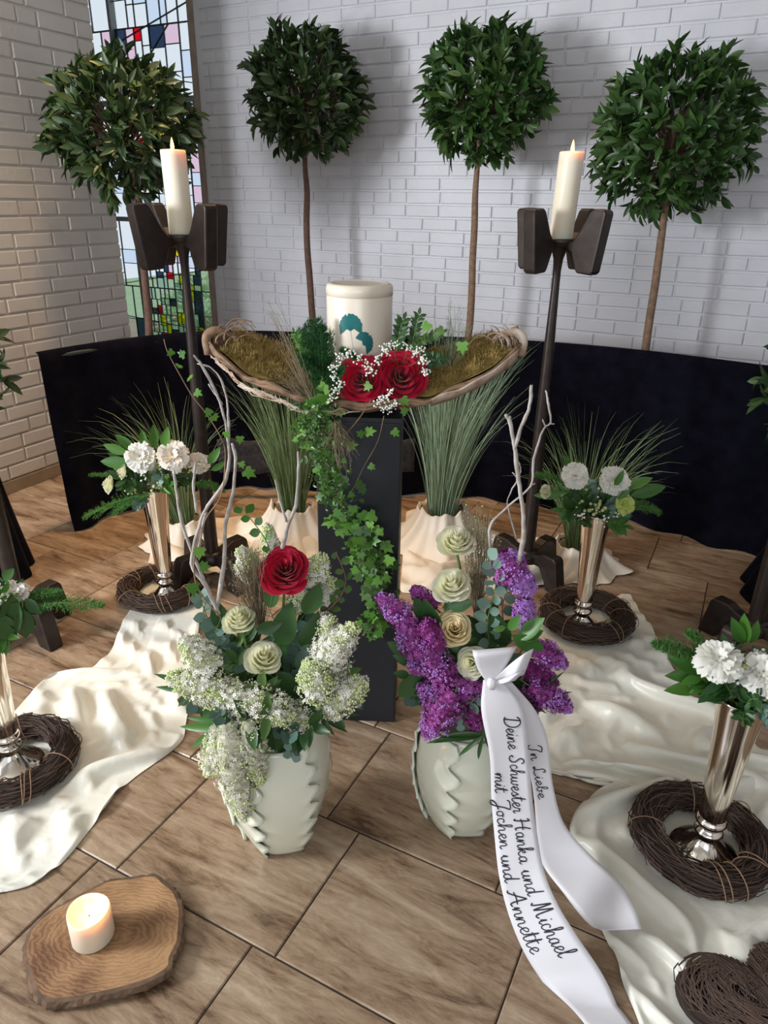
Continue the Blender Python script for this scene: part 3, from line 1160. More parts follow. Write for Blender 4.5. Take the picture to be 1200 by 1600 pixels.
def dish_section(s, q, off=0.0):
    """q -1..1 front..back"""
    c = dish_c(s)
    w = 0.135 * (1 - abs(s) ** 3.2) ** 0.6 + 0.018
    up = (0.095 if q > 0 else 0.038) * abs(q) ** 2.0 * (1 - 0.35 * abs(s))
    t = 0.012 * noise.noise(Vector((s * 6, q * 3, off * 50)))
    return c + Vector((0, q * (w + off), up * (1 + 0.15 * math.sin(s * 17 + q * 2)) - off * 0.8 + t))


g = MB()
NS, NQ = 60, 14
for layer, off in ((0, 0.0), (1, 0.016)):
    vs = []
    for i in range(NS + 1):
        s = -1 + 2 * i / NS
        for k in range(NQ + 1):
            q = -1 + 2 * k / NQ
            vs.append(dish_section(s, q, off))
    fs = []
    for i in range(NS):
        for k in range(NQ):
            a = i * (NQ + 1) + k
            f = (a, a + 1, a + NQ + 2, a + NQ + 1)
            fs.append(f if layer == 0 else f[::-1])
    g.add(vs, fs)
o2 = (NS + 1) * (NQ + 1)
for i in range(NS):
    for k in (0, NQ):
        a = i * (NQ + 1) + k
        g.f.append((a, a + NQ + 1, a + NQ + 1 + o2, a + o2)); g.m.append(0)
part('shell', g, M['bark'], dish)
# ragged pale rims, front and back, and the curled ends
for q, mm in ((-1, 'bark'), (1, 'bark')):
    g = MB()
    pts = [dish_section(-1 + 2 * i / 50, q, 0.008) + rv_(R, 0.003) for i in range(51)]
    tube(g, pts, [0.004, 0.007, 0.005, 0.008, 0.004, 0.007, 0.004], 7)
    for i in range(4, 50, 3):
        p = pts[i]
        tube(g, [p, p + Vector((R.uniform(-.03, .03), R.uniform(-.01, .01), R.uniform(-0.01, 0.01)))], [0.004, 0.001], 4)
    part('rim', g, M[mm], dish)
g = MB()
for i in range(28):          # pale birch flank at the right end
    s = 0.42 + 0.56 * i / 27
    p0 = dish_section(s, -1.0, 0.018); p1 = dish_section(s, -0.75, 0.022)
    g.v += [p0 + Vector((0, -0.004, 0.008)), p1 + Vector((0, -0.008, -0.004))]
for i in range(27):
    g.f.append((2 * i, 2 * i + 1, 2 * i + 3, 2 * i + 2)); g.m.append(0)
o = part('birch_flank', g, M['birch'], dish, label='pale birch bark strip at the right end')
o.modifiers.new('thick', 'SOLIDIFY').thickness = 0.005
for sd in (-1, 1):
    g = MB()
    e = dish_c(sd)
    for k in range(26):
        a = R.uniform(-0.4, PI * 0.9)
        rr0 = R.uniform(0.025, 0.05)
        st = e + Vector((-sd * R.uniform(0.0, 0.07), R.uniform(-0.045, 0.04), R.uniform(-0.01, 0.035)))
        pts = [st + Vector((-sd * rr0 * (1 - math.cos(a * t)) * 0.9 , R.uniform(-0.004, 0.004), rr0 * math.sin(a * t))) for t in [j / 6 for j in range(7)]]
        tube(g, pts, [R.uniform(0.001, 0.003), 0.001], 5)
    pts = [e + Vector((sd * 0.005, -0.03, -0.01)), e + Vector((sd * 0.010, -0.01, 0.035)), e + Vector((-sd * 0.02, 0.0, 0.05)), e + Vector((-sd * 0.06, 0.01, 0.032)), e + Vector((-sd * 0.075, 0.015, 0.0))]
    tube(g, smooth_path(pts, 5), [0.012, 0.014, 0.009, 0.006], 8)
    part('curled_end', g, M['bark' if sd < 0 else 'birch'], dish)
g = MB()
for k in range(26):
    s0 = R.uniform(-0.98, -0.3); s1 = s0 + R.uniform(0.12, 0.4)
    pts = [dish_section(min(s0 + (s1 - s0) * j / 6, 0.2), -1, 0.024) + Vector((0, -0.004, R.uniform(-0.006, 0.006) - 0.012 * R.random())) for j in range(7)]
    tube(g, pts, 0.0016, 4)
part('loose_fibres', g, M['birch'], dish, kind='stuff')

# moss beds
for sd, lab in ((-1, 'brown green moss filling the left half of the bark bowl'), (1, 'golden brown moss filling the right half of the bark bowl')):
    base = dish_c(sd * 0.55)
    rt = root('moss_bed', lab, 'moss', base)
    g = MB()
    vs, fs = [], []
    NI, NK = 46, 20
    def moss_p(i, k):
        s = sd * (0.12 + 0.80 * i / NI)
        q = -0.90 + 1.8 * k / NK
        p = dish_section(s, q, -0.004)
        top = dish_c(s).z + (0.066 + 0.055 * q) * (1 - 0.5 * abs(s) ** 3)
        edge = min(1, min(k, NK - k) / 4) * min(1, (NI - i) / 5)
        z = p.z + 0.002 + (max(top - p.z, 0.0) * 0.75 + 0.026) * edge ** 0.6
        z += 0.014 * noise.noise(Vector((s * 12, q * 5, 1))) * edge
        return Vector((p.x, p.y, z))
    for i in range(NI + 1):
        for k in range(NK + 1):
            vs.append(moss_p(i, k))
    for i in range(NI):
        for k in range(NK):
            a = i * (NK + 1) + k
            fs.append((a, a + 1, a + NK + 2, a + NK + 1) if sd < 0 else (a, a + NK + 1, a + NK + 2, a + 1))
    g.add(vs, fs)
    part('cushion', g, M['moss'], rt)
    g = MB()
    for _ in range(5200):
        i, k = R.uniform(0, NI), R.uniform(0.5, NK - .5)
        p = moss_p(i, k)
        d = Vector((R.uniform(-1, 1), R.uniform(-1, 1), R.uniform(0.1, 0.9))).normalized()
        L_ = R.uniform(0.008, 0.022)
        side = d.cross(UP).normalized() * 0.0009
        q = p + d * L_ * 0.5 + UP * 0.002
        e = p + d * L_ + rv_(R, 0.004)
        g.add([p - side, p + side, q + side, q - side, e], [(0, 1, 2, 3), (3, 2, 4)])
    part('moss_fibres', g, M['moss_fibre'], rt, kind='stuff')

# urn
uc = Vector((at(562, 500, pctr.y).x, pctr.y - 0.005, 1.155))
rt = root('funeral_urn', 'cream enamel urn with a teal ginkgo leaf print, standing in the bark bowl', 'urn', uc)
g = MB()
UR = 0.0905
lathe(g, [(0.001, 0), (0.080, 0.0), (0.084, 0.006), (0.0862, 0.03), (UR, 0.07), (UR, 0.205), (UR - 0.001, 0.2075)], 64, uc)
part('body', g, M['urn'], rt)
g = MB()
lathe(g, [(UR - 0.001, 0.2075), (UR + 0.0008, 0.2085), (UR + 0.0012, 0.226), (UR - 0.001, 0.234), (UR - 0.008, 0.239), (UR - 0.016, 0.2395), (UR - 0.019, 0.2375), (UR - 0.03, 0.2375), (0.001, 0.2385)], 64, uc)
part('lid', g, M['urn'], rt)


def ginkgo(ang0, z0, rot, s, n=26):
    """fan leaf print wrapped on the urn; rot in radians, s = size in m"""
    outl = []
    for i in range(n + 1):
        a = math.radians(-82 + 164 * i / n)
        rad = 1 + 0.03 * math.sin(i * 2.1)
        if abs(i - n * 0.42) < 0.8: rad = 0.84
        outl.append((math.sin(a) * rad, math.cos(a) * rad))
    outl += [(0.92, -0.36), (0.62, -0.22), (0.30, 0.0), (0.0, -0.16), (-0.30, 0.0), (-0.62, -0.22), (-0.92, -0.36)]
    cx, cy = 0.0, 0.30
    pts = [(cx, cy)] + outl
    vs = []
    for ring in (1.0,):
        pass
    mesh_pts, fs = [], []
    rings = 5
    for r_ in range(rings + 1):
        for (x, y) in outl:
            f = r_ / rings
            mesh_pts.append((cx + (x - cx) * f, cy + (y - cy) * f))
    m_ = len(outl)
    for r_ in range(rings):
        for i in range(m_):
            j = (i + 1) % m_
            fs.append((r_ * m_ + i, r_ * m_ + j, (r_ + 1) * m_ + j, (r_ + 1) * m_ + i))
    for (x, y) in mesh_pts:
        X = (x * math.cos(rot) - y * math.sin(rot)) * s
        Z = (x * math.sin(rot) + y * math.cos(rot)) * s * 1.2
        th = -PI / 2 + ang0 + X / UR
        vs.append(uc + Vector((math.cos(th) * (UR + 0.0006), math.sin(th) * (UR + 0.0006), z0 + Z)))
    return vs, fs


g = MB()
g.add(*ginkgo(-0.24, 0.130, math.radians(4), 0.033))
g.add(*ginkgo(0.16, 0.092, math.radians(-50), 0.026))
part('ginkgo_print', g, M['petrol'], rt, smooth=True, label='two teal ginkgo leaves printed on the urn')
g = MB()


def urn_line(pts, w):
    vs = []
    for (x, z) in pts:
        for s_ in (-w, w):
            th = -PI / 2 + x + s_ / UR
            vs.append(uc + Vector((math.cos(th) * (UR + 0.0006), math.sin(th) * (UR + 0.0006), z)))
    g.add(vs, [(2 * i, 2 * i + 1, 2 * i + 3, 2 * i + 2) for i in range(len(pts) - 1)])


urn_line([(-0.24, 0.125), (-0.21, 0.105), (-0.17, 0.085), (-0.13, 0.062)], 0.0012)
urn_line([(0.09, 0.086), (0.04, 0.080), (-0.01, 0.070), (-0.04, 0.060)], 0.0010)
part('print_stems', g, M['silverline'], rt)


# ================================================================ ROSES
def petal_data(f, n=7, m=8):
    """rose petal around +Z facing angle 0; f = 0 bud ... 1 outermost, rose radius 1"""
    vs, fs = [], []
    rt_ = 0.10 + 0.78 * f
    zt = 1.0 - 0.50 * f
    half = 1.25 - 0.42 * f
    for j in range(n + 1):
        t = j / n
        wf = (0.40 + 0.60 * math.sin(PI * 0.5 * min(1, t * 1.5)))
        for i in range(m + 1):
            s = -1 + 2 * i / m
            te = t * (1 - 0.16 * abs(s) ** 2.5)
            a = s * half * wf
            rad = rt_ * min(1, te * 1.7) ** 0.55 * (1 + 0.16 * s)
            z = zt * te ** 1.15
            c = max(0, (te - 0.72) / 0.28)
            rad += (0.05 + 0.20 * f) * c * c
            z -= (0.01 + 0.07 * f) * c * c
            z += 0.018 * math.sin(s * 6 + f * 9) * t
            vs.append((rad * math.cos(a), rad * math.sin(a), z))
    for j in range(n):
        for i in range(m):
            k = j * (m + 1) + i
            fs.append((k, k + 1, k + m + 2, k + m + 1))
    return vs, fs


def axis_frame(p, ax, roll=0.0):
    ax = Vector(ax).normalized()
    x = ax.orthogonal().normalized()
    y = ax.cross(x)
    x2 = x * math.cos(roll) + y * math.sin(roll)
    y2 = ax.cross(x2)
    return Matrix(((x2.x, y2.x, ax.x, p.x), (x2.y, y2.y, ax.y, p.y), (x2.z, y2.z, ax.z, p.z), (0, 0, 0, 1)))


PET = {}


def petals_for(key, m):
    if key not in PET:
        ls = []
        for i in range(6):          # from bud to outer petals, unit radius rose (R = 1)
            f = i / 5
            b = MB()
            b.add(*petal_data(f))
            ls.append(b.mesh('petal', m, True))
        PET[key] = ls
    return PET[key]


def rose(label, p, ax, rad, mk, group, stem_to=None, n=(3, 5, 5, 6, 6, 6), open_=1.0, tall=1.15):
    """p = centre of the flower head"""
    ax = Vector(ax).normalized()
    base = p - ax * rad * 0.62 * tall
    rt = root('rose', label, 'flower', base, group)
    ms = petals_for(mk, M[mk])
    gi = 0
    for lv, cnt in enumerate(n):
        for k in range(cnt):
            roll = gi * 2.39996 + R.uniform(-.15, .15)
            gi += 1
            f = lv / 5
            g_ = (k / cnt - 0.5) * 0.2
            tilt = (0.02 + 0.16 * f * f * open_) + R.uniform(-.03, .05)
            sc = rad * (1 + g_ * 0.8)
            mx = axis_frame(base, ax, roll) @ Matrix.Rotation(tilt, 4, 'Y') @ Matrix.Diagonal((sc, sc, rad * tall * (1.05 - g_ * 0.3), 1))
            inst('petal', ms[lv], mx, rt)
    g = MB()
    tube(g, [base - ax * rad * 0.12, base + ax * rad * 0.12], [rad * 0.14, rad * 0.22], 10)
    part('calyx', g, M['stem'], rt)
    if stem_to is not None:
        g = MB()
        tube(g, smooth_path([base, base.lerp(stem_to, 0.5) + Vector((0, 0.0, 0.01)), stem_to], 5), 0.0035, 6)
        part('stem', g, M['stem'], rt)
    return rt


RY = pctr.y - 0.155
rose('open crimson rose below the urn, left of the pair on the bark bowl', at(563, 592, RY), (-0.10, -1, 0.42), 0.060, 'red', 'red roses before the urn', at(575, 640, RY + 0.08))
rose('open crimson rose below the urn, right of the pair on the bark bowl', at(628, 586, RY + 0.01), (0.10, -1, 0.48), 0.064, 'red', 'red roses before the urn', at(610, 640, RY + 0.08))


# ================================================================ SMALL PLANT BUILDERS
def cluster_spray(label, name, cat, p0, dirs, m, group, dot=0.003, stem_m='stem', spread=0.02, ndots=14, dotname='blossoms'):
    rt = root(name, label, cat, p0, group)
    st, bl = MB(), MB()
    for q in dirs:
        q = Vector(q)
        mid = p0.lerp(q, 0.6) + rv_(R, 0.008)
        tube(st, [p0, mid, q], [0.0012, 0.0007], 4)
        for _ in range(ndots):
            c = q + rdir() * spread * R.random() ** 0.6
            tube(st, [mid.lerp(q, 0.7), c], 0.0004, 3, caps=False)
            s = dot * R.uniform(0.7, 1.25)
            vs, fs = ico_data()
            bl.add(vs, fs, 0, Matrix.Translation(c) @ Matrix.Diagonal((s, s, s, 1)))
    part('stems', st, M[stem_m], rt)
    part(dotname, bl, M[m], rt, kind='stuff')
    return rt


def leaf_sprig(name, label, cat, p0, p1, data, m, n, size, group=None, pair=True, bow=0.02, stem='stem', spread=1.0, parts=True, droop=0.0, start=0.15, facing=None, stemr=0.0015):
    """a stem from p0 to p1 with leaves; leaves are parts"""
    rt = root(name, label, cat, p0, group)
    p0, p1 = Vector(p0), Vector(p1)
    mid = p0.lerp(p1, 0.5) + UP * bow + rv_(R, bow * 0.5)
    path = smooth_path([p0, mid, p1], 8)
    g = MB(); tube(g, path, [stemr * 1.4, stemr * 0.7], 5)
    part('stem', g, M[stem], rt)
    key = (id(data), m)
    if key not in LM:
        LM[key] = leaf_mesh('leaf', data, M[m])
    rest = MB()
    face = Vector(facing) if facing is not None else (Vector((0, 0, CAMH)) - p1).normalized()
    for i in range(n):
        t = start + (1 - start) * i / max(1, n - 1)
        k = min(int(t * (len(path) - 1)), len(path) - 2)
        q = path[k].lerp(path[k + 1], t * (len(path) - 1) - k)
        d = (path[k + 1] - path[k]).normalized()
        side = d.cross(face).normalized()
        sg = 1 if i % 2 else -1
        for s in ((sg,) if not pair else (1, -1)):
            if i == n - 1 and s == -1 and pair: continue
            ld = (d * R.uniform(0.4, 0.8) + side * s * spread * R.uniform(0.7, 1.1) + face * R.uniform(-0.3, 0.5) - UP * droop).normalized()
            if i == n - 1: ld = (d + rv_(R, 0.2)).normalized()
            mx = frame(q, ld, face + rv_(R, 0.5), size * R.uniform(0.75, 1.15))
            if parts:
                inst('leaf', LM[key], mx, rt)
            else:
                rest.add(*data, 0, mx)
    if not parts:
        part('leaves', rest, M[m], rt, kind='stuff')
    return rt


LM = {}


def fern(label, p0, p1, width, m, group=None, name='fern_frond', n=34, thin=0.0009, bow=0.02, needle=0.012):
    rt = root(name, label, 'fern', p0, group)
    p0, p1 = Vector(p0), Vector(p1)
    mid = p0.lerp(p1, 0.5) + UP * bow
    path = smooth_path([p0, mid, p1], 10)
    g = MB(); tube(g, path, [0.0018, 0.0006], 5)
    part('stem', g, M['stem'], rt)
    g = MB()
    for i in range(n):
        t = 0.08 + 0.92 * i / n
        k = min(int(t * (len(path) - 1)), len(path) - 2)
        q = path[k].lerp(path[k + 1], t * (len(path) - 1) - k)
        d = (path[k + 1] - path[k]).normalized()
        side = d.cross(UP if abs(d.z) < 0.75 else (Vector((0, 0, CAMH)) - q)).normalized()
        w = width * math.sin(PI * min(1, 0.12 + t * 0.86)) ** 0.7
        for s in (1, -1):
            e = q + (side * s * R.uniform(0.7, 1) + d * 0.55 + UP * R.uniform(-.25, .25)) * w
            tube(g, [q, e], [0.0007, 0.0003], 3, caps=False)
            m_ = 9
            for j in range(1, m_):
                b = q.lerp(e, j / m_)
                for _ in range(3):
                    nd = (d * R.uniform(.2, 1) + rv_(R, 0.9)).normalized() * needle * R.uniform(.6, 1.1)
                    sd_ = nd.cross(UP)
                    if sd_.length < 1e-6: continue
                    sd_ = sd_.normalized() * thin
                    g.add([b - sd_, b + sd_, b + nd], [(0, 1, 2)])
    part('needles', g, M[m], rt, kind='stuff')
    return rt

# ================================================================ CLOTHS ON THE FLOOR
def fold_h(x, y, seed, fr=5.0, ang=0.5, warp=0.35):
    c, s = math.cos(ang), math.sin(ang)
    a, b = x * c + y * s, -x * s + y * c
    w = Vector((a * 2.0, b * 2.0, seed))
    a += warp * noise.noise(w) * 0.5
    b += warp * noise.noise(w + Vector((7, 3, 0))) * 0.5
    n1 = 1 - abs(noise.noise(Vector((a * fr, b * fr * 0.32, seed * 3.1)))) * 2.4
    n2 = 1 - abs(noise.noise(Vector((a * fr * 0.4 + 9, b * fr * 1.1, seed * 1.7)))) * 2.6
    n3 = 1 - abs(noise.noise(Vector((a * fr * 2.3, b * fr * 0.8, seed * 5.7)))) * 2.6
    return max(0, n1) ** 2.2 + 0.75 * max(0, n2) ** 2.4 + 0.28 * max(0, n3) ** 2


def cloth_strip(name, label, sections, m, seed, amp=0.035, ang=0.5, flats=(), nu=60, nv=40, fr=5.0, group=None, su=1.15, sv=1.20, iters=260):
    """a real sheet, larger than the floor area it is pushed onto, so that it buckles into folds.
    sections: list of (left px, right px) lying on the floor"""
    import numpy as np
    L_ = smooth_path([P(*a) for a, b in sections], 10)
    R_ = smooth_path([P(*b) for a, b in sections], 10)
    n = len(L_) - 1
    X = np.zeros((nu + 1, nv + 1, 3))
    for i in range(nu + 1):
        t = i / nu * n
        k = min(int(t), n - 1)
        a = L_[k].lerp(L_[k + 1], t - k)
        b = R_[k].lerp(R_[k + 1], t - k)
        for j in range(nv + 1):
            q = j / nv
            wl = (noise.noise(Vector((i * 0.09, 1.3, seed))) * 0.03) * (1 - q)
            wr = (noise.noise(Vector((i * 0.09, 8.3, seed))) * 0.03) * q
            p = a.lerp(b, q + wl - wr)
            h = fold_h(p.x, p.y, seed, fr, ang) * amp * 0.8
            X[i, j] = (p.x, p.y, 0.004 + h)
    flat0 = X[:, :, :2].copy()
    hor = lambda A, B: np.sqrt(((A[..., :2] - B[..., :2]) ** 2).sum(-1))
    st = 1.0
    def con(sl_a, sl_b, rest, w, onlymin=False):
        A, B = X[sl_a], X[sl_b]
        d = B - A
        l = np.sqrt((d ** 2).sum(-1)) + 1e-9
        c = (l - rest) / l
        if onlymin: c = np.minimum(c, 0)
        d = d * (c * 0.5 * w)[..., None]
        X[sl_a] = A + d
        X[sl_b] = B - d
    S = slice
    ru = hor(X[:-1], X[1:]) * su
    rv0 = hor(X[:, :-1], X[:, 1:]) * sv
    rd1 = np.sqrt(ru[:, :-1] ** 2 + rv0[:-1] ** 2)
    bu = hor(X[:-4], X[4:]) * su * 0.92
    bv = hor(X[:, :-4], X[:, 4:]) * sv * 0.92
    pin = np.zeros((nu + 1, nv + 1), bool)
    pin[0] = pin[-1] = True
    pin[:, 0] = pin[:, -1] = True
    P0 = X.copy()
    V = np.zeros_like(X)
    fl = [(fx, fy, fr_) for fx, fy, fr_ in flats]
    for it in range(iters):
        prev = X.copy()
        X[:, :, 2] -= 0.0007
        X += V * 0.85
        for _ in range(2):
            con((S(0, -1),), (S(1, None),), ru, 0.9)
            con((S(None), S(0, -1)), (S(None), S(1, None)), rv0, 0.9)
            con((S(0, -1), S(0, -1)), (S(1, None), S(1, None)), rd1, 0.25)
            con((S(0, -1), S(1, None)), (S(1, None), S(0, -1)), rd1, 0.25)
            con((S(0, -4),), (S(4, None),), bu, 0.35, True)
            con((S(None), S(0, -4)), (S(None), S(4, None)), bv, 0.35, True)
            X[pin, :2] = P0[pin, :2]
            X[pin, 2] = np.clip(X[pin, 2], 0.003, 0.022)
            X[:, :, 2] = np.clip(X[:, :, 2], 0.003, 0.085)
            for fx, fy, fr_ in fl:
                dd = np.hypot(X[:, :, 0] - fx, X[:, :, 1] - fy)
                cap = 0.008 + np.maximum(0, dd - fr_) * 1.2
                X[:, :, 2] = np.minimum(X[:, :, 2], cap)
            # the sheet stays roughly over its own patch of floor
            X[:, :, :2] += (flat0 - X[:, :, :2]) * 0.02
        V = (X - prev)
        np.clip(V, -0.004, 0.004, out=V)
    Z = X.copy()
    X[1:-1, 1:-1] = Z[1:-1, 1:-1] * 0.84 + 0.04 * (Z[:-2, 1:-1] + Z[2:, 1:-1] + Z[1:-1, :-2] + Z[1:-1, 2:])
    vs = [Vector(X[i, j]) for i in range(nu + 1) for j in range(nv + 1)]
    fs = []
    for i in range(nu):
        for j in range(nv):
            a = i * (nv + 1) + j
            fs.append((a, a + 1, a + nv + 2, a + nv + 1))
    g = MB(); g.add(vs, fs)
    if (P(*sections[0][1]) - P(*sections[0][0])).cross(P(*sections[-1][0]) - P(*sections[0][0])).z < 0:
        g.f = [f[::-1] for f in g.f]
    c = sum(vs, Vector((0, 0, 0))) / len(vs)
    o = solo(name, g, m, Vector((c.x, c.y, 0)), label, 'cloth', group)
    ss = o.modifiers.new('smooth', 'SUBSURF'); ss.levels = 2; ss.render_levels = 2
    return o


VB_L, VB_R, VF_L, VF_R = P(262, 938), P(906, 985), P(24, 1204), P(1096, 1338)
cloth_strip('floor_cloth', 'ivory cloth lying in folds under the two left silver vases',
            [((232, 900), (330, 905)), ((200, 960), (312, 985)), ((160, 1035), (300, 1060)), ((72, 1065), (292, 1130)), ((5, 1130), (272, 1172)), ((-60, 1180), (205, 1225)), ((-110, 1230), (150, 1285)), ((-150, 1300), (70, 1370)), ((-160, 1380), (-20, 1400))],
            M['cloth'], 3, 0.050, 0.9, [(VB_L.x, VB_L.y, 0.19), (VF_L.x, VF_L.y, 0.19)])
cloth_strip('floor_cloth', 'ivory cloth spread behind the printed ribbon under the right silver vases',
            [((870, 930), (985, 935)), ((838, 985), (1030, 1000)), ((822, 1060), (1070, 1080)), ((815, 1130), (1150, 1125)), ((832, 1192), (1190, 1175)), ((870, 1212), (1290, 1230)), ((935, 1222), (1340, 1330))],
            M['cloth'], 5, 0.050, -0.4, [(VB_R.x, VB_R.y, 0.19), (VF_R.x, VF_R.y, 0.185)])
cloth_strip('floor_cloth', 'ivory cloth rumpled in the lower right corner under the vine heart',
            [((955, 1225), (1330, 1215)), ((890, 1290), (1360, 1330)), ((905, 1350), (1380, 1450)), ((922, 1420), (1400, 1560)), ((950, 1480), (1420, 1650)), ((980, 1560), (1430, 1750)), ((1010, 1640), (1440, 1850))],
            M['cloth'], 8, 0.042, 0.7, [(VF_R.x, VF_R.y, 0.185)])
cloth_strip('floor_cloth', 'cream cloth pooled on the floor behind the right candle stand',
            [((625, 925), (635, 800)), ((700, 930), (700, 815)), ((790, 925), (770, 838)), ((880, 915), (845, 845)), ((935, 900), (935, 850))],
            M['cloth_warm'], 11, 0.030, 0.3, [], 40, 20, 6.0)
cloth_strip('floor_cloth', 'cream cloth pooled on the floor behind the left bouquet',
            [((230, 885), (250, 815)), ((330, 900), (320, 812)), ((400, 905), (395, 815)), ((500, 900), (500, 815))],
            M['cloth_warm'], 13, 0.028, 0.2, [], 34, 18, 6.0)


# ================================================================ POTTED GRASSES
def wrapped_grass(label, base, h_pot, r_pot, n, height, lean, m, seed, spread=0.55, cloth_label=None, rfoot=0.27, dk=1.0):
    rr = random.Random(seed)
    rt = root('potted_grass', label, 'grass plant', base, 'grasses in wrapped pots')
    g = MB()
    lathe(g, [(0.001, 0.004), (r_pot * 0.75, 0.004), (r_pot * 0.92, h_pot - 0.004), (r_pot * 0.85, h_pot - 0.004), (r_pot * 0.8, h_pot - 0.03), (0.001, h_pot - 0.03)], 24, base)
    part('pot', g, M['pot'], rt)
    g = MB()
    for i in range(n):
        a = rr.uniform(0, 2 * PI)
        r0 = r_pot * 0.62 * math.sqrt(rr.random())
        b = base + Vector((math.cos(a) * r0, math.sin(a) * r0, h_pot - 0.02))
        L_ = height * (rr.uniform(0.55, 1.0) if rr.random() < .8 else rr.uniform(0.9, 1.12))
        out = Vector((math.cos(a), math.sin(a), 0)) * (r0 / r_pot * spread * rr.uniform(0.5, 1.3)) + rv_(rr, 0.12) + lean
        d = (UP + out * 0.45).normalized()
        droop = dk * rr.uniform(0.05, 0.55) * (1.6 if rr.random() < 0.2 else 1)
        pts = []
        p = b.copy()
        ns = 8
        for k in range(ns + 1):
            pts.append(p.copy())
            p = p + d * (L_ / ns)
            d = (d + out * 0.10 + (out.normalized() if out.length > .01 else d) * droop * 0.10 * (k / ns) * 2 - UP * droop * 0.16 * (k / ns) ** 1.3 * 2 + rv_(rr, 0.02)).normalized()
        w = rr.uniform(0.0013, 0.0026)
        side = (pts[-1] - pts[0]).cross(Vector((rr.uniform(-1, 1), rr.uniform(-1, 1), 0.2))).normalized()
        vs = []
        for k, q in enumerate(pts):
            ww = w * (1 - (k / ns) ** 2 * 0.85)
            vs += [q - side * ww, q + side * ww]
        g.add(vs, [(2 * k, 2 * k + 1, 2 * k + 3, 2 * k + 2) for k in range(ns)])
    part('blades', g, M[m], rt, kind='stuff')
    # cloth round the pot
    g = MB()
    ph = [rr.uniform(0, 6) for _ in range(4)]
    vs, fs = [], []
    NA, NR = 110, 16
    for i in range(NR + 1):
        t = i / NR
        if t < 0.12:
            r, z = r_pot * (0.94 + 0.12 * t / 0.12), h_pot + 0.012 * math.sin(t / 0.12 * PI / 2)
        else:
            u = (t - 0.12) / 0.88
            r = r_pot * 1.06 + (rfoot - r_pot) * u ** 1.5
            z = (h_pot + 0.012) * (1 - u) ** 1.25 + 0.006
        for k in range(NA):
            a = 2 * PI * k / NA
            f = (math.sin(7 * a + ph[0]) + 0.6 * math.sin(11 * a + ph[1] + 2 * t) + 0.5 * math.sin(4 * a + ph[2]) + 0.3 * math.sin(19 * a + ph[3]))
            rr_ = r * (1 + (0.02 + 0.11 * t) * f * 0.6)
            zz = z * (1 + 0.05 * f) + 0.006 * max(0, f) * t
            vs.append(base + Vector((rr_ * math.cos(a), rr_ * math.sin(a), zz)))
    for i in range(NR):
        for k in range(NA):
            a, b = i * NA + k, i * NA + (k + 1) % NA
            fs.append((a, a + NA, b + NA, b))
    g.add(vs, fs)
    solo('pot_cloth', g, M['cloth_warm'], base, cloth_label, 'cloth')
    return rt


gb1 = P(285, 800, 0.16); gb2 = P(457, 795, 0.16); gb3 = P(690, 798, 0.16); gb4 = P(905, 845, 0.12)
wrapped_grass('dry wispy grass behind the back left silver vase', floor_of(gb1), 0.12, 0.09, 230, 0.68, Vector((-0.16, -0.05, 0)), 'grass', 1, 0.8, 'cream cloth wrapped round the pot behind the left candle stand', 0.20, 2.4)
wrapped_grass('upright green grass just left of the black pedestal', floor_of(gb2), 0.17, 0.10, 260, 0.80, Vector((-0.06, 0, 0)), 'grass', 2, 0.6, 'cream cloth wrapped round the grass pot left of the pedestal', 0.25)
wrapped_grass('tall dense grey green grass just right of the black pedestal', floor_of(gb3), 0.17, 0.115, 420, 0.92, Vector((0.10, 0, 0)), 'grass_blue', 3, 0.55, 'pale cloth wrapped round the grass pot right of the pedestal', 0.27)
wrapped_grass('bushy olive grass behind the back right silver vase', floor_of(gb4), 0.10, 0.10, 270, 0.66, Vector((0.04, -0.02, 0)), 'grass', 4, 0.9, 'cream cloth wrapped round the pot behind the back right silver vase', 0.22, 2.2)


# ================================================================ SILVER VASES, VINE WREATHS
def silver_vase(label, base, h=0.52):
    g = MB()
    rt = root('silver_vase', label, 'vase', base, 'silver trumpet vases')
    body = [(0.032, 0.142), (0.034, 0.17), (0.041, 0.30), (0.049, 0.42), (0.056, 0.49), (0.0600, h - 0.006), (0.0615, h), (0.0585, h), (0.054, h - 0.03), (0.040, 0.32), (0.030, 0.2), (0.001, 0.19)]
    lathe(g, body, 48, base)
    part('trumpet', g, M['silver'], rt)
    g = MB()
    foot = [(0.001, 0.001), (0.088, 0.001), (0.090, 0.006), (0.086, 0.012), (0.070, 0.018), (0.052, 0.032), (0.036, 0.052), (0.026, 0.066), (0.0245, 0.072),
            (0.033, 0.078), (0.037, 0.087), (0.033, 0.096), (0.026, 0.101), (0.025, 0.106), (0.033, 0.112), (0.0385, 0.122), (0.034, 0.132), (0.029, 0.137), (0.032, 0.143)]
    lathe(g, foot, 48, base)
    part('foot', g, M['silver'], rt)
    return rt


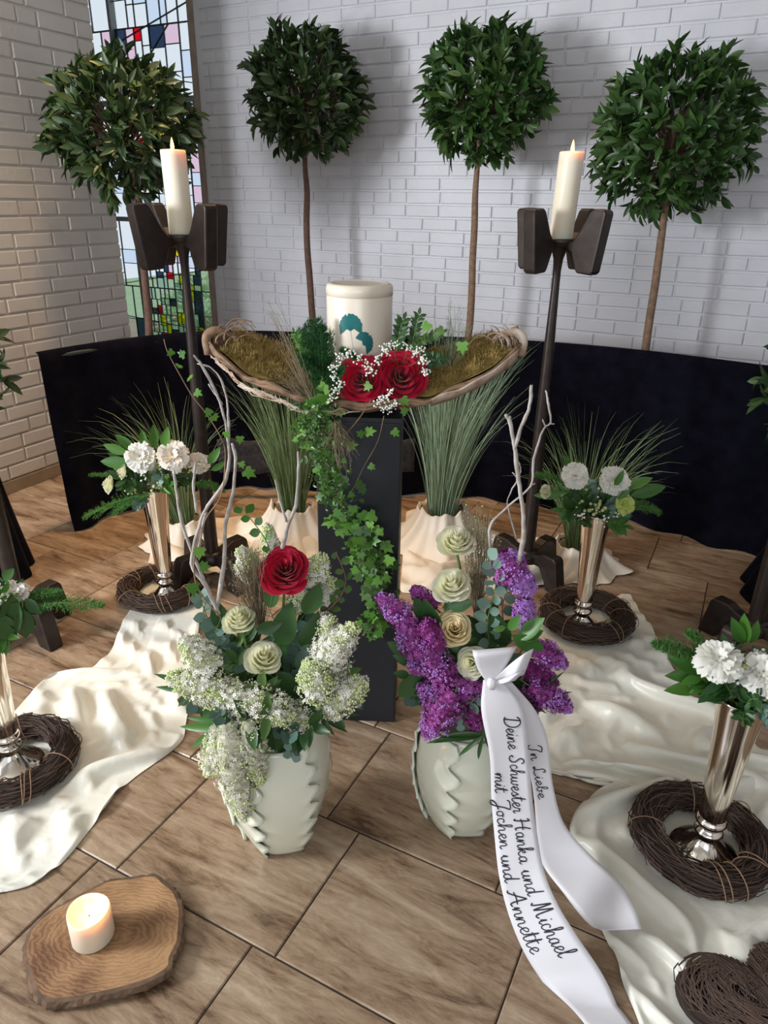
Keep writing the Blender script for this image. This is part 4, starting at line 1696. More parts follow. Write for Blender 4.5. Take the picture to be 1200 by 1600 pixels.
def wreath(label, c, Rm=0.145, rt_=0.040, n=230, seed=1, flat=0.85):
    rr = random.Random(seed)
    rt = root('vine_wreath', label, 'wreath', c, 'round vine wreaths')
    g = MB()
    ns, nk = 40, 10
    vs, fs = [], []
    for i in range(ns):
        a = 2 * PI * i / ns
        for k in range(nk):
            b = 2 * PI * k / nk
            r = Rm + rt_ * 0.80 * math.cos(b)
            vs.append(c + Vector((r * math.cos(a), r * math.sin(a), rt_ * flat + rt_ * 0.8 * flat * math.sin(b))))
    for i in range(ns):
        for k in range(nk):
            fs.append((i * nk + k, ((i + 1) % ns) * nk + k, ((i + 1) % ns) * nk + (k + 1) % nk, i * nk + (k + 1) % nk))
    g.add(vs, fs)
    part('core', g, M['twig_core'], rt)
    g = MB()
    for _ in range(n):
        a0 = rr.uniform(0, 2 * PI)
        span = rr.uniform(0.5, 1.9)
        b0 = rr.uniform(0, 2 * PI); tw = rr.uniform(-1.6, 1.6)
        rad = rt_ * rr.uniform(0.82, 1.10)
        npt = max(5, int(span * 6))
        pts = []
        ph, am = rr.uniform(0, 6), rr.uniform(0.0, 0.004)
        for i in range(npt + 1):
            t = i / npt
            a = a0 + span * t
            b = b0 + tw * t
            rd = rad * (1 + 0.10 * math.sin(t * 9 + ph)) + (0.012 * (t - 0.8) / 0.2 * rr.random() if t > 0.8 and rr.random() < 0.3 else 0)
            r = Rm + rd * math.cos(b)
            pts.append(c + Vector((r * math.cos(a), r * math.sin(a), max(0.003, rt_ * flat + rd * flat * math.sin(b) + am * math.sin(t * 14 + ph)))))
        tube(g, pts, [rr.uniform(0.0014, 0.0026), 0.0010], 4, caps=False)
    part('vine_twigs', g, M['twig'], rt, kind='stuff')
    g = MB()
    for _ in range(9):           # loose binding loops
        a = rr.uniform(0, 2 * PI)
        d = Vector((math.cos(a), math.sin(a), 0)); tn = Vector((-d.y, d.x, 0))
        sl = rr.uniform(-0.5, 0.5)
        pts = []
        for i in range(13):
            b = -0.3 + (PI + 0.9) * i / 12
            pts.append(c + d * (Rm + rt_ * 1.22 * math.cos(b)) + tn * sl * rt_ * (b - 1.5) + UP * max(0.004, rt_ * flat * (1 + 1.25 * math.sin(b))))
        tube(g, pts, 0.0016, 5, caps=False)
    part('binding_loops', g, M['branch_brown'], rt, kind='stuff')
    return rt


def zofs(p, z):
    return Vector((p.x, p.y, z))


silver_vase('slender silver trumpet vase at the back left, inside a wreath', zofs(VB_L, 0.009))
silver_vase('slender silver trumpet vase at the back right, inside a wreath', zofs(VB_R, 0.009))
silver_vase('silver trumpet vase cut off at the left edge of the picture', zofs(VF_L, 0.009))
silver_vase('silver trumpet vase at the front right, standing on the ivory cloth', zofs(VF_R, 0.009))
wreath('brown vine wreath lying around the back left silver vase', zofs(P(255, 930), 0.010), seed=1, Rm=0.150)
wreath('brown vine wreath lying around the back right silver vase', zofs(P(914, 975), 0.010), seed=2, Rm=0.150, rt_=0.044)
wreath('brown vine wreath at the left edge around the cut off silver vase', zofs(P(26, 1203), 0.010), seed=3)
wreath('thick brown vine wreath around the front right silver vase', zofs(P(1091, 1325), 0.010), seed=4, Rm=0.142, n=300)
# small glass beads on the back left wreath's plate
for i, (bx, by) in enumerate(((216, 927), (213, 944), (214, 918))):
    pass


# vine heart
def vine_heart(label, c, size, rot, thick, seed=9, n=420):
    rr = random.Random(seed)
    rt = root('vine_heart', label, 'wicker heart', c)

    def hp(t, f):
        x = 16 * math.sin(t) ** 3
        y = 13 * math.cos(t) - 5 * math.cos(2 * t) - 2 * math.cos(3 * t) - math.cos(4 * t)
        x, y = x / 17 * size * f, (y + 2.5) / 17 * size * f
        return Vector((x * math.cos(rot) - y * math.sin(rot), x * math.sin(rot) + y * math.cos(rot), 0))
    g = MB()
    NT, NF = 60, 10
    vs, fs = [], []
    for i in range(NT):
        for k in range(NF + 1):
            f = k / NF * 0.96
            vs.append(c + hp(2 * PI * i / NT, f) + UP * (thick * math.sqrt(max(0, 1 - (f / 0.96) ** 2.6)) * 0.93 + 0.002))
    for i in range(NT):
        for k in range(NF):
            a, b = i * (NF + 1) + k, ((i + 1) % NT) * (NF + 1) + k
            fs.append((a, b, b + 1, a + 1))
    g.add(vs, fs)
    part('core', g, M['twig_core'], rt)
    g = MB()
    for _ in range(n):
        t0 = rr.uniform(0, 2 * PI)
        span = rr.uniform(0.4, 1.5)
        f0, f1 = rr.uniform(0.25, 1.0), rr.uniform(0.25, 1.0)
        pts = []
        for i in range(10):
            q = i / 9
            f = f0 + (f1 - f0) * q + 0.03 * math.sin(q * 8 + t0)
            f = min(f, 1.01)
            pts.append(c + hp(t0 + span * q, f) + UP * (thick * math.sqrt(max(0, 1 - (f / 1.02) ** 2.6)) + 0.003 + rr.uniform(0, 0.002)))
        tube(g, pts, [rr.uniform(0.0013, 0.0026), 0.0009], 4, caps=False)
    for _ in range(260):         # twigs running lengthwise to the tip
        x0 = rr.uniform(-0.8, 0.8)
        t0 = rr.uniform(-0.9, 0.9)
        pts = []
        for i in range(9):
            q = i / 8
            s_, e_ = hp(t0, 0.86), hp(PI, 0.9)
            p = s_.lerp(e_, q) + Vector((0.01 * math.sin(q * 5 + x0 * 9), 0, 0))
            f = max(0.05, 1 - 1.7 * q * (1 - q) * 1.6)
            pts.append(c + p + UP * (thick * math.sqrt(max(0.02, 1 - (f * 0.8) ** 2.6)) * (1.02 if q < .9 else .6) + rr.uniform(-0.002, 0.003)))
        tube(g, pts, [rr.uniform(0.0012, 0.0022), 0.0009], 4, caps=False)
    part('vine_twigs', g, M['twig'], rt, kind='stuff')
    return rt


vine_heart('dark vine heart lying on the ivory cloth in the lower right corner', zofs(P(1205, 1610), 0.012), 0.19, math.radians(10), 0.07)

# ================================================================ WOOD SLICE AND CANDLE
OUT = [(40, 1478), (52, 1448), (80, 1424), (104, 1410), (150, 1386), (172, 1376), (205, 1372), (240, 1368), (256, 1380), (272, 1394), (281, 1420), (280, 1445), (278, 1470), (266, 1495), (262, 1512), (232, 1530), (190, 1543), (150, 1552), (105, 1560), (72, 1560), (56, 1545), (48, 1520), (41, 1500)]
top = smooth_path([P(x, y, 0.032) for x, y in OUT + OUT[:1]], 5)[:-1]
wc = sum(top, Vector((0, 0, 0))) / len(top)


def wood_top_material():
    m = bpy.data.materials.new('cut_wood')
    m.use_nodes = True
    N, L = m.node_tree.nodes, m.node_tree.links
    b = N['Principled BSDF']
    b.inputs['Roughness'].default_value = 0.55
    g = N.new('ShaderNodeNewGeometry')
    mp = N.new('ShaderNodeMapping')
    mp.inputs['Location'].default_value = (-wc.x - 0.02, -wc.y + 0.0, 0)
    L.new(g.outputs['Position'], mp.inputs['Vector'])
    sc = N.new('ShaderNodeVectorMath'); sc.operation = 'MULTIPLY'
    sc.inputs[1].default_value = (0.75, 1.2, 1)
    L.new(mp.outputs[0], sc.inputs[0])
    wv = N.new('ShaderNodeTexWave')
    wv.wave_type = 'RINGS'; wv.rings_direction = 'SPHERICAL'
    wv.inputs['Scale'].default_value = 30
    wv.inputs['Distortion'].default_value = 9
    wv.inputs['Detail'].default_value = 4
    wv.inputs['Detail Scale'].default_value = 1.4
    L.new(sc.outputs[0], wv.inputs['Vector'])
    n = N.new('ShaderNodeTexNoise')
    n.inputs['Scale'].default_value = 9
    n.inputs['Detail'].default_value = 6
    L.new(mp.outputs[0], n.inputs['Vector'])
    r = N.new('ShaderNodeValToRGB')
    e = r.color_ramp.elements
    e[0].position, e[0].color = 0.36, (0.15, 0.065, 0.028, 1)
    e[1].position, e[1].color = 0.66, (0.44, 0.25, 0.12, 1)
    ad = N.new('ShaderNodeMath'); ad.operation = 'MULTIPLY_ADD'
    ad.inputs[1].default_value = 0.09
    L.new(wv.outputs[1], ad.inputs[0])
    mu = N.new('ShaderNodeMath'); mu.operation = 'MULTIPLY'; mu.inputs[1].default_value = 0.95
    L.new(n.outputs[0], mu.inputs[0])
    L.new(mu.outputs[0], ad.inputs[2])
    L.new(ad.outputs[0], r.inputs[0])
    L.new(r.outputs[0], b.inputs['Base Color'])
    bp = N.new('ShaderNodeBump'); bp.inputs['Strength'].default_value = 0.3; bp.inputs['Distance'].default_value = 0.002
    L.new(wv.outputs[1], bp.inputs['Height']); L.new(bp.outputs[0], b.inputs['Normal'])
    return m


rt = root('wood_slice', 'rough oval slice of tree trunk under the small candle', 'wood slice', Vector((wc.x, wc.y, 0)))
g = MB()
n_ = len(top)
ins = [p.lerp(wc, 0.02) for p in top]
vs = [wc] + [p + UP * 0.0003 for p in ins]
g.add(vs, [(0, 1 + i, 1 + (i + 1) % n_) for i in range(n_)])
part('cut_face', g, wood_top_material(), rt, smooth=False)
g = MB()
vs = []
for k, (z, sc_) in enumerate(((0.0323, 0.0), (0.030, 0.006), (0.020, 0.010), (0.010, 0.008), (0.0005, -0.004))):
    for i, p in enumerate(top):
        q = ins[i] if k == 0 else p
        o_ = (p - wc).normalized() * (sc_ + (0.006 * noise.noise(Vector((i * 0.9, k * 0.8, 3))) if k else 0))
        vs.append(Vector((q.x + o_.x, q.y + o_.y, z)))
fs = []
for k in range(4):
    for i in range(n_):
        j = (i + 1) % n_
        fs.append((k * n_ + i, (k + 1) * n_ + i, (k + 1) * n_ + j, k * n_ + j))
g.add(vs, fs)
part('bark_edge', g, M['wood_bark'], rt, smooth=False)
cb = P(146, 1462, 0.0325)
candle('short burning white pillar candle standing on the wood slice', cb, 0.047, 0.085, Vector((0, 0, 0)), 1.0, 0.45, rimh=0.010)


# ================================================================ CERAMIC VASES
def ceramic_vase(label, c, h, rmax, rbase, rtop, nplates, seed, az):
    rr = random.Random(seed)
    rt = root('ceramic_vase', label, 'vase', c, 'celadon ceramic vases')

    def rad(z):
        t = z / h
        return rbase + (rmax - rbase) * math.sin(min(1, t / 0.62) * PI / 2) ** 0.9 - (rmax - rtop) * max(0, (t - 0.62) / 0.38) ** 2
    g = MB()
    prof = [(0.001, 0.0)] + [(rad(h * i / 16) - 0.004, h * i / 16 + (0.001 if i == 0 else 0)) for i in range(17)] + [(rtop - 0.012, h - 0.003), (rtop - 0.014, h * 0.6), (0.001, h * 0.6)]
    lathe(g, prof, 48, c)
    part('body', g, M['celadon'], rt)
    for k in range(nplates):
        a0 = az + 2 * PI * k / nplates + rr.uniform(-.06, .06)
        wid = 2 * PI / nplates * 1.12
        g = MB()
        NV, NH = 40, 12
        vs = []
        ph = rr.uniform(0, 6)
        nw = rr.choice((5, 6))
        for i in range(NV + 1):
            t = i / NV
            z = h * (0.0 + 0.99 * t)
            edge = (0.5 - 0.5 * math.cos(2 * PI * (nw * t + 0.10 * math.sin(5 * t + ph)) + ph)) 
            for j in range(NH + 1):
                q = j / NH
                e_w = 0.22 * (edge - 0.5) * min(1, t * 6) * min(1, (1 - t) * 8)
                ang = a0 + wid * (q + e_w * max(0, (q - 0.55) / 0.45) ** 2) - wid / 2
                lift = 0.018 * q ** 4 * (0.75 + 0.35 * edge) + 0.002
                ripple = 0.004 * math.sin(2 * PI * nw * t + ph + 0.8) * q ** 7
                r = rad(min(z, h)) + lift + ripple
                vs.append(c + Vector((r * math.cos(ang), r * math.sin(ang), z + 0.0015)))
        fs = []
        for i in range(NV):
            for j in range(NH):
                a = i * (NH + 1) + j
                fs.append((a, a + 1, a + NH + 2, a + NH + 1))
        g.add(vs, fs)
        o = part('scalloped_leaf', g, M['celadon'], rt)
        s_ = o.modifiers.new('thick', 'SOLIDIFY'); s_.thickness = 0.0055; s_.offset = 1
    return rt


LV = P(438, 1298); RVS = P(716, 1272)
LV = zofs(LV, 0.0); RVS = zofs(RVS, 0.0)
ceramic_vase('pale celadon vase with scalloped ridges under the white lilac bouquet', LV, 0.37, 0.126, 0.072, 0.098, 6, 1, -2.31)
ceramic_vase('pale celadon vase with scalloped ridges under the purple lilac bouquet', RVS, 0.35, 0.122, 0.072, 0.098, 6, 2, -2.47)

# ================================================================ FLOWERS
CAMP = Vector((0, 0, CAMH))


def tocam(p):
    return (CAMP - p).normalized()


def floret_data():
    vs, fs = [(0, 0, 0)], []
    for k in range(4):
        a = k * PI / 2
        for (r, da, z) in ((0.75, -0.42, 0.15), (1.05, 0.0, 0.05), (0.75, 0.42, 0.15)):
            vs.append((r * math.cos(a + da), r * math.sin(a + da), z))
        b = 1 + 3 * k
        fs += [(0, b, b + 1, b + 2)]
    return vs, fs


FLORET = floret_data()


def lilac(label, px, py, tx, ty, Y, wpx, main, bud, budf, group, n=230, dY=0.0, fs=0.0060):
    """panicle from pixel (px, py) to its tip (tx, ty) at distance Y"""
    a, b = at(px, py, Y + dY), at(tx, ty, Y)
    L_ = (b - a).length
    w = wpx / 2 / FPX * (a - CAMP).length * 0.95
    rt = root('lilac_panicle', label, 'flower', a, group)
    ax = (b - a).normalized() if L_ > 1e-4 else UP
    o1 = ax.orthogonal().normalized(); o2 = ax.cross(o1)
    g = MB()
    tube(g, [a - ax * 0.02 + Vector((0, 0.02, -0.01)), a, b], [0.0025, 0.001], 5)
    part('stem', g, M['stem'], rt)
    fl, bd = MB(), MB()
    ivs, ifs = ico_data()
    side = []
    nb = max(4, int(L_ / 0.016))
    core = MB()
    n = int(n * 2.6)
    w *= 1.2
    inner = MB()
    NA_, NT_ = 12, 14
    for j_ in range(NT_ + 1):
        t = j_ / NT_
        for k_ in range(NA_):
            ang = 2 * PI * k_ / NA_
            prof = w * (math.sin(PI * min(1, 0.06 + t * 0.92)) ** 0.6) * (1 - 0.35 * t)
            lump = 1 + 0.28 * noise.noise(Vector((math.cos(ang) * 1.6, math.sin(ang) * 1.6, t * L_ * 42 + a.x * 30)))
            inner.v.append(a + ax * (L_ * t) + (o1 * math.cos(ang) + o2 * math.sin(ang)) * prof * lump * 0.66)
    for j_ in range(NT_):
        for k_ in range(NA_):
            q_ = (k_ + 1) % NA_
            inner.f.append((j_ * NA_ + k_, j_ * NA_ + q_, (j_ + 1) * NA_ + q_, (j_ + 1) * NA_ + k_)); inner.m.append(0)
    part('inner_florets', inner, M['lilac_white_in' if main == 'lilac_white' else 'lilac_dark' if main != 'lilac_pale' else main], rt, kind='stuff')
    for i in range(n):
        t = R.random() ** 0.85
        ang = R.uniform(0, 2 * PI)
        prof = w * (math.sin(PI * min(1, 0.10 + t * 0.86)) ** 0.6) * (1 - 0.35 * t)
        lump = 1 + 0.28 * noise.noise(Vector((math.cos(ang) * 1.6, math.sin(ang) * 1.6, t * L_ * 42 + a.x * 30)))
        rr_ = prof * lump * R.uniform(0.72, 1.05)
        d = o1 * math.cos(ang) + o2 * math.sin(ang)
        p = a + ax * (L_ * t) + d * rr_
        nrm = (d + ax * R.uniform(-.2, .8) + rv_(R, 0.5)).normalized()
        patch = noise.noise(p * 38)
        if patch + (t - 0.5) * 0.35 > 0.22 - budf * 0.5 + R.uniform(-.08, .08):
            for _ in range(2):
                q = p + rv_(R, 0.004)
                s = R.uniform(0.0018, 0.0028)
                bd.add(ivs, ifs, 0, Matrix.Translation(q) @ Matrix.Diagonal((s, s, s * 1.1, 1)))
        else:
            s = fs * R.uniform(0.75, 1.15)
            fl.add(*FLORET, 0, axis_frame(p, nrm, R.uniform(0, 2)) @ Matrix.Diagonal((s, s, s, 1)))
        if i % 5 == 0:
            tube(core, [a + ax * (L_ * t * 0.9), p], 0.0005, 3, caps=False)
    if fl.f: part('florets', fl, M[main], rt, kind='stuff')
    if bd.f: part('buds', bd, M[bud], rt, kind='stuff')
    if core.f: part('stalklets', core, M['stem'], rt, kind='stuff')
    return rt


def wbranch(name, label, paths, m, Y, group=None, cat='branch', r0=0.0045, base=None):
    """paths: list of (list of (px,py[,dY]), r_start, r_end)"""
    first = paths[0][0][0]
    rt = root(name, label, cat, at(first[0], first[1], Y), group)
    g = MB()
    for pts, ra, rb in paths:
        q = [at(p[0], p[1], Y + (p[2] if len(p) > 2 else 0)) for p in pts]
        q = smooth_path(q, 5)
        q = [p + rv_(R, 0.0008) for p in q]
        rad = [ra + (rb - ra) * i / 8 + (0.0010 if i % 3 == 1 else 0) for i in range(9)]
        tube(g, q, rad, 7)
    part('wood', g, M[m], rt)
    return rt


GW, GP = 'white lilac panicles in the left bouquet', 'purple lilac panicles in the right bouquet'
LY, RYB = 1.40, 1.44

# ---- left bouquet: foliage collar first
def leaves_at(name, label, cat, pts, data, m, size, Y, group=None, stem='stem'):
    """free leaves: pts = [(px, py, tx, ty, dY)] each a leaf from pixel to pixel"""
    c = at(pts[0][0], pts[0][1], Y)
    rt = root(name, label, cat, c, group)
    key = (id(data), m)
    if key not in LM:
        LM[key] = leaf_mesh('leaf', data, M[m])
    g = MB()
    for q in pts:
        dy = q[4] if len(q) > 4 else 0
        a, b = at(q[0], q[1], Y + dy), at(q[2], q[3], Y + dy - 0.01)
        L_ = (b - a).length
        inst('leaf', LM[key], frame(a, b - a, tocam(a) + rv_(R, 0.35), (L_ * size, L_, L_)), rt)
        tube(g, [a.lerp(c, 0.5) + Vector((0, 0.012, 0)), a], 0.0009, 4, caps=False)
    part('stalks', g, M[stem], rt)
    return rt


def disc_sprig(label, path, Y, n, size, m, group, jitter=1.0, stem='stem'):
    q = smooth_path([at(p[0], p[1], Y + (p[2] if len(p) > 2 else 0)) for p in path], 8)
    rt = root('eucalyptus_sprig', label, 'foliage', q[0], group)
    g = MB(); tube(g, q, [0.0018, 0.0008], 5); part('stem', g, M[stem], rt)
    key = ('round', m)
    if key not in LM:
        LM[key] = leaf_mesh('leaf', ROUND, M[m])
    for i in range(n):
        t = (i + 0.5) / n * (len(q) - 1)
        k = min(int(t), len(q) - 2)
        p = q[k].lerp(q[k + 1], t - k)
        d = (q[k + 1] - q[k]).normalized()
        face = tocam(p)
        s = d.cross(face).normalized() * (1 if i % 2 else -1)
        ld = (s + d * R.uniform(0, .8) + face * R.uniform(-.4, .6) * jitter).normalized()
        inst('leaf', LM[key], frame(p, ld, face + rv_(R, 0.6) * jitter, size * R.uniform(0.75, 1.15)), rt)
    return rt


def palm(label, px, py, tips, Y, m, group, width=0.17, dY=0.0):
    c = at(px, py, Y + dY)
    rt = root('palm_frond', label, 'foliage', c, group)
    key = ('long', m)
    if key not in LM:
        LM[key] = leaf_mesh('leaf', LEAF_LONG, M[m])
    g = MB(); tube(g, [c + Vector((0, 0.05, 0.0)), c], [0.002, 0.0015], 5); part('stem', g, M['stem'], rt)
    for (tx, ty) in tips:
        b = at(tx, ty, Y - 0.01)
        L_ = (b - c).length
        inst('leaf', LM[key], frame(c, b - c + UP * 0.25 * L_, tocam(c) + rv_(R, .3), (L_ * width / 0.16, L_ * 1.02, L_)), rt)
    return rt


palm('dark palm frond hanging over the front rim of the left vase', 425, 1135, [(455, 1218), (424, 1206), (398, 1190), (470, 1190), (500, 1150)], LY - 0.05, 'dark_green', 'palm fronds in the bouquets')
palm('broad palm frond reaching left under the white lilac', 372, 1130, [(283, 1162), (300, 1180), (322, 1200), (292, 1140), (345, 1195)], LY - 0.05, 'green', 'palm fronds in the bouquets')
palm('narrow dark leaves at the far left tip of the left bouquet', 305, 1075, [(240, 1062), (244, 1092), (262, 1058), (280, 1112)], LY - 0.02, 'dark_green', 'palm fronds in the bouquets')
palm('dark narrow leaves poking out right below the white lilac', 500, 1120, [(540, 1150), (560, 1128), (520, 1155), (575, 1100)], LY + 0.02, 'dark_green', 'palm fronds in the bouquets')
leaves_at('salal_leaves', 'large dark green leaves in the middle of the left bouquet', 'foliage',
          [(440, 1010, 452, 945), (400, 985, 440, 975), (470, 1010, 500, 960), (408, 1050, 428, 1105), (430, 1050, 470, 1090), (352, 985, 335, 940), (480, 1060, 510, 1040),
           (330, 1050, 300, 1095), (350, 1090, 310, 1120), (395, 1100, 375, 1150), (450, 1110, 470, 1150), (380, 1010, 350, 1040), (420, 950, 430, 910), (476, 960, 500, 915)],
          LEAF_RUSCUS, 'dark_green', 1.25, LY, None)
disc_sprig('grey eucalyptus sprig at the left of the upper cream rose', [(365, 1010), (335, 985), (318, 950), (312, 925)], LY + 0.0, 12, 0.034, 'euca', 'eucalyptus sprigs in the left bouquet')
disc_sprig('second grey eucalyptus sprig beside the left cream roses', [(385, 1040), (352, 1020), (335, 1000), (345, 965)], LY - 0.01, 12, 0.036, 'euca_dark', 'eucalyptus sprigs in the left bouquet')
disc_sprig('eucalyptus sprig hanging over the right front of the left vase', [(470, 1110), (476, 1140), (460, 1165), (455, 1185)], LY - 0.06, 11, 0.026, 'euca', 'eucalyptus sprigs in the left bouquet')
disc_sprig('thin eucalyptus sprig rising behind the crimson rose', [(430, 900), (418, 850), (395, 815), (375, 790)], LY + 0.05, 9, 0.026, 'green', 'eucalyptus sprigs in the left bouquet')
disc_sprig('thin eucalyptus sprig leaning right in front of the pedestal', [(505, 960), (530, 935), (540, 905), (525, 862)], LY + 0.03, 11, 0.024, 'ivy_dark', 'eucalyptus sprigs in the left bouquet', stem='redstem')
disc_sprig('eucalyptus sprig peeping out right of the lower white lilac', [(520, 1100), (545, 1095), (565, 1092)], LY, 5, 0.03, 'euca_dark', 'eucalyptus sprigs in the left bouquet')

WL_ = [
    ('white lilac cluster at the back left above the dry stems', 400, 905, 375, 858, 46, .3, 190, 0.05),
    ('small white lilac top rising behind the crimson rose', 425, 870, 418, 820, 30, .2, 130, 0.06),
    ('white lilac cluster just right of the crimson rose', 480, 925, 505, 868, 56, .5, 230, 0.03),
    ('greenish lilac cluster under the crimson rose', 480, 920, 452, 958, 38, .6, 150, 0.0),
    ('white lilac tip at the upper left of the left bouquet', 335, 1045, 285, 998, 50, .0, 200, -0.01),
    ('long green tipped lilac pointing left', 375, 1085, 262, 1058, 52, .5, 330, -0.02),
    ('white lilac bank across the lower middle of the left bouquet', 455, 1110, 318, 1082, 54, .15, 380, -0.04),
    ('white lilac tip pointing to the upper right', 500, 1040, 556, 978, 50, .0, 240, 0.0),
    ('green budded lilac right of the lower cream rose', 500, 1090, 486, 1030, 54, .7, 250, -0.02),
    ('lilac tip pointing right at the right edge of the left bouquet', 505, 1110, 572, 1062, 50, .3, 250, -0.01),
    ('shaded cream lilac inside the right half of the left bouquet', 520, 1110, 510, 960, 62, .0, 330, 0.04),
    ('short green budded lilac at the front rim of the left vase', 445, 1105, 428, 1128, 42, .5, 160, -0.06),
    ('long white lilac hanging down the left vase', 352, 1125, 382, 1280, 58, .2, 420, -0.07),
    ('white lilac hanging beside the longest one over the left vase', 350, 1140, 325, 1210, 44, .3, 190, -0.05),
    ('white lilac with open florets beside the hanging one', 385, 1120, 408, 1225, 40, .3, 220, -0.07),
    ('white lilac filling the lower right of the left bouquet', 440, 1120, 500, 1130, 50, .2, 200, -0.02),
    ('white lilac cluster behind the right of the crimson rose', 500, 940, 522, 905, 40, .2, 150, 0.03),
]
for (lab, a, b, c_, d, w, bf, n, dy) in WL_:
    sh_ = 0.0 if b < 950 else 0.035
    lilac(lab, a, b, c_, d, LY + dy - sh_ + (0.03 if b < 950 else 0), w * (1.12 if sh_ else 0.95), 'lilac_white', 'lilac_green', bf, GW, n)

rose('single open crimson rose at the top of the left bouquet', at(444, 886, LY), tocam(at(444, 886, LY)) + Vector((-0.1, 0, 0.55)), 0.050, 'red', 'roses in the left bouquet', at(440, 1010, LY + 0.03), open_=1.2)
rose('cream rose left of centre in the left bouquet', at(371, 962, LY - 0.02), Vector((-0.1, -0.35, 1)), 0.034, 'white_rose', 'roses in the left bouquet', at(400, 1080, LY + 0.02), open_=0.5, tall=1.7)
rose('half open cream rose in front of the left bouquet', at(412, 1022, LY - 0.04), Vector((0.15, -0.45, 1)), 0.038, 'white_rose', 'roses in the left bouquet', at(415, 1100, LY + 0.02), open_=0.9, tall=1.45)

# dry wispy heather
def wisps(label, px, py, tips, Y, n, m='grass_dry', group=None, name='dried_filler', dots=None):
    c = at(px, py, Y)
    rt = root(name, label, 'dried stems', c, group)
    g = MB()
    for i in range(n):
        tx, ty = R.choice(tips)
        b = at(tx + R.uniform(-16, 16), ty + R.uniform(-16, 16), Y + R.uniform(-.03, .04))
        mid = c.lerp(b, 0.55) + rv_(R, 0.012)
        tube(g, smooth_path([c + rv_(R, 0.008), mid, b], 4), [0.0009, 0.0004], 3, caps=False)
        for _ in range(3):
            t = R.uniform(0.4, 1)
            p = c.lerp(b, t) + rv_(R, .006)
            tube(g, [p, p + (b - c).normalized() * 0.02 + rv_(R, 0.012)], 0.0004, 3, caps=False)
    part('stems', g, M[m], rt, kind='stuff')
    if dots:
        g = MB()
        ivs, ifs = ico_data()
        for i in range(n * 3):
            tx, ty = R.choice(tips)
            p = c.lerp(at(tx + R.uniform(-22, 22), ty + R.uniform(-22, 22), Y), R.uniform(0.6, 1.0))
            g.add(ivs, ifs, 0, Matrix.Translation(p) @ Matrix.Scale(R.uniform(0.0012, 0.0022), 4))
        part('seed_heads', g, M[dots], rt, kind='stuff')
    return rt


wisps('tangle of thin dry stems left of the crimson rose', 408, 985, [(385, 870), (405, 865), (420, 900), (370, 890), (395, 890)], LY + 0.02, 120, dots='grass_dry')

# bare white branches, left
wbranch('contorted_branch', 'tall pale forked branch rising from the left bouquet in front of the candle stand',
        [([(342, 960), (322, 915), (300, 880), (312, 820), (325, 790), (350, 755), (358, 715), (352, 660), (340, 620), (318, 575), (303, 555)], 0.0048, 0.0018),
         ([(318, 905), (300, 862), (284, 815), (276, 770), (272, 735)], 0.0040, 0.0022),
         ([(322, 800), (318, 815), (308, 870)], 0.0030, 0.0028),
         ([(308, 800), (302, 760), (306, 722)], 0.0032, 0.0018)], 'branch', LY - 0.02)
wbranch('contorted_branch', 'grey forked branch standing right of the tallest pale branch',
        [([(338, 955), (350, 880), (352, 820), (364, 770), (368, 715), (362, 692)], 0.0050, 0.0026),
         ([(358, 690), (356, 640), (348, 600), (330, 575), (308, 568)], 0.0024, 0.0010),
         ([(348, 632), (334, 612), (325, 600)], 0.0016, 0.0010)], 'branch', LY + 0.0)
wbranch('contorted_branch', 'short grey forked branch behind the crimson rose',
        [([(438, 870), (450, 820), (462, 790), (466, 740), (466, 705)], 0.0048, 0.0020),
         ([(448, 815), (438, 785), (430, 750)], 0.0028, 0.0014)], 'branch', LY + 0.05)
# ivy shoot climbing the branches
rt = root('ivy_shoot', 'thin brown ivy shoot with small leaves climbing beside the left branches', 'ivy', at(340, 960, LY - 0.03))
g = MB()
IVP = [(345, 965), (312, 925), (303, 890), (308, 850), (322, 810), (345, 775), (352, 720), (348, 690), (325, 650), (300, 618), (278, 580), (262, 550), (256, 530)]
q = smooth_path([at(x, y, LY - 0.03) for x, y in IVP], 5)
tube(g, q, [0.0018, 0.0012, 0.0008], 5)
part('stem', g, M['branch_brown'], rt)
IVL = leaf_mesh('leaf', LEAF_IVY, M['ivy'])
IVD = leaf_mesh('leaf', LEAF_IVY, M['ivy_dark'])
for (x, y, s) in ((301, 912, .033), (314, 885, .026), (312, 856, .028), (346, 692, .018), (352, 675, .018), (375, 682, .018), (383, 735, .028), (376, 722, .016), (332, 650, .024), (328, 640, .018), (305, 612, .018), (297, 592, .018), (280, 570, .016), (270, 548, .016), (288, 555, .018), (322, 645, .016)):
    p = at(x, y, LY - 0.035)
    d = (rdir() + Vector((0, 0, -0.8))).normalized()
    inst('leaf', IVL, frame(p, d, tocam(p) + rv_(R, 0.5), s), rt)

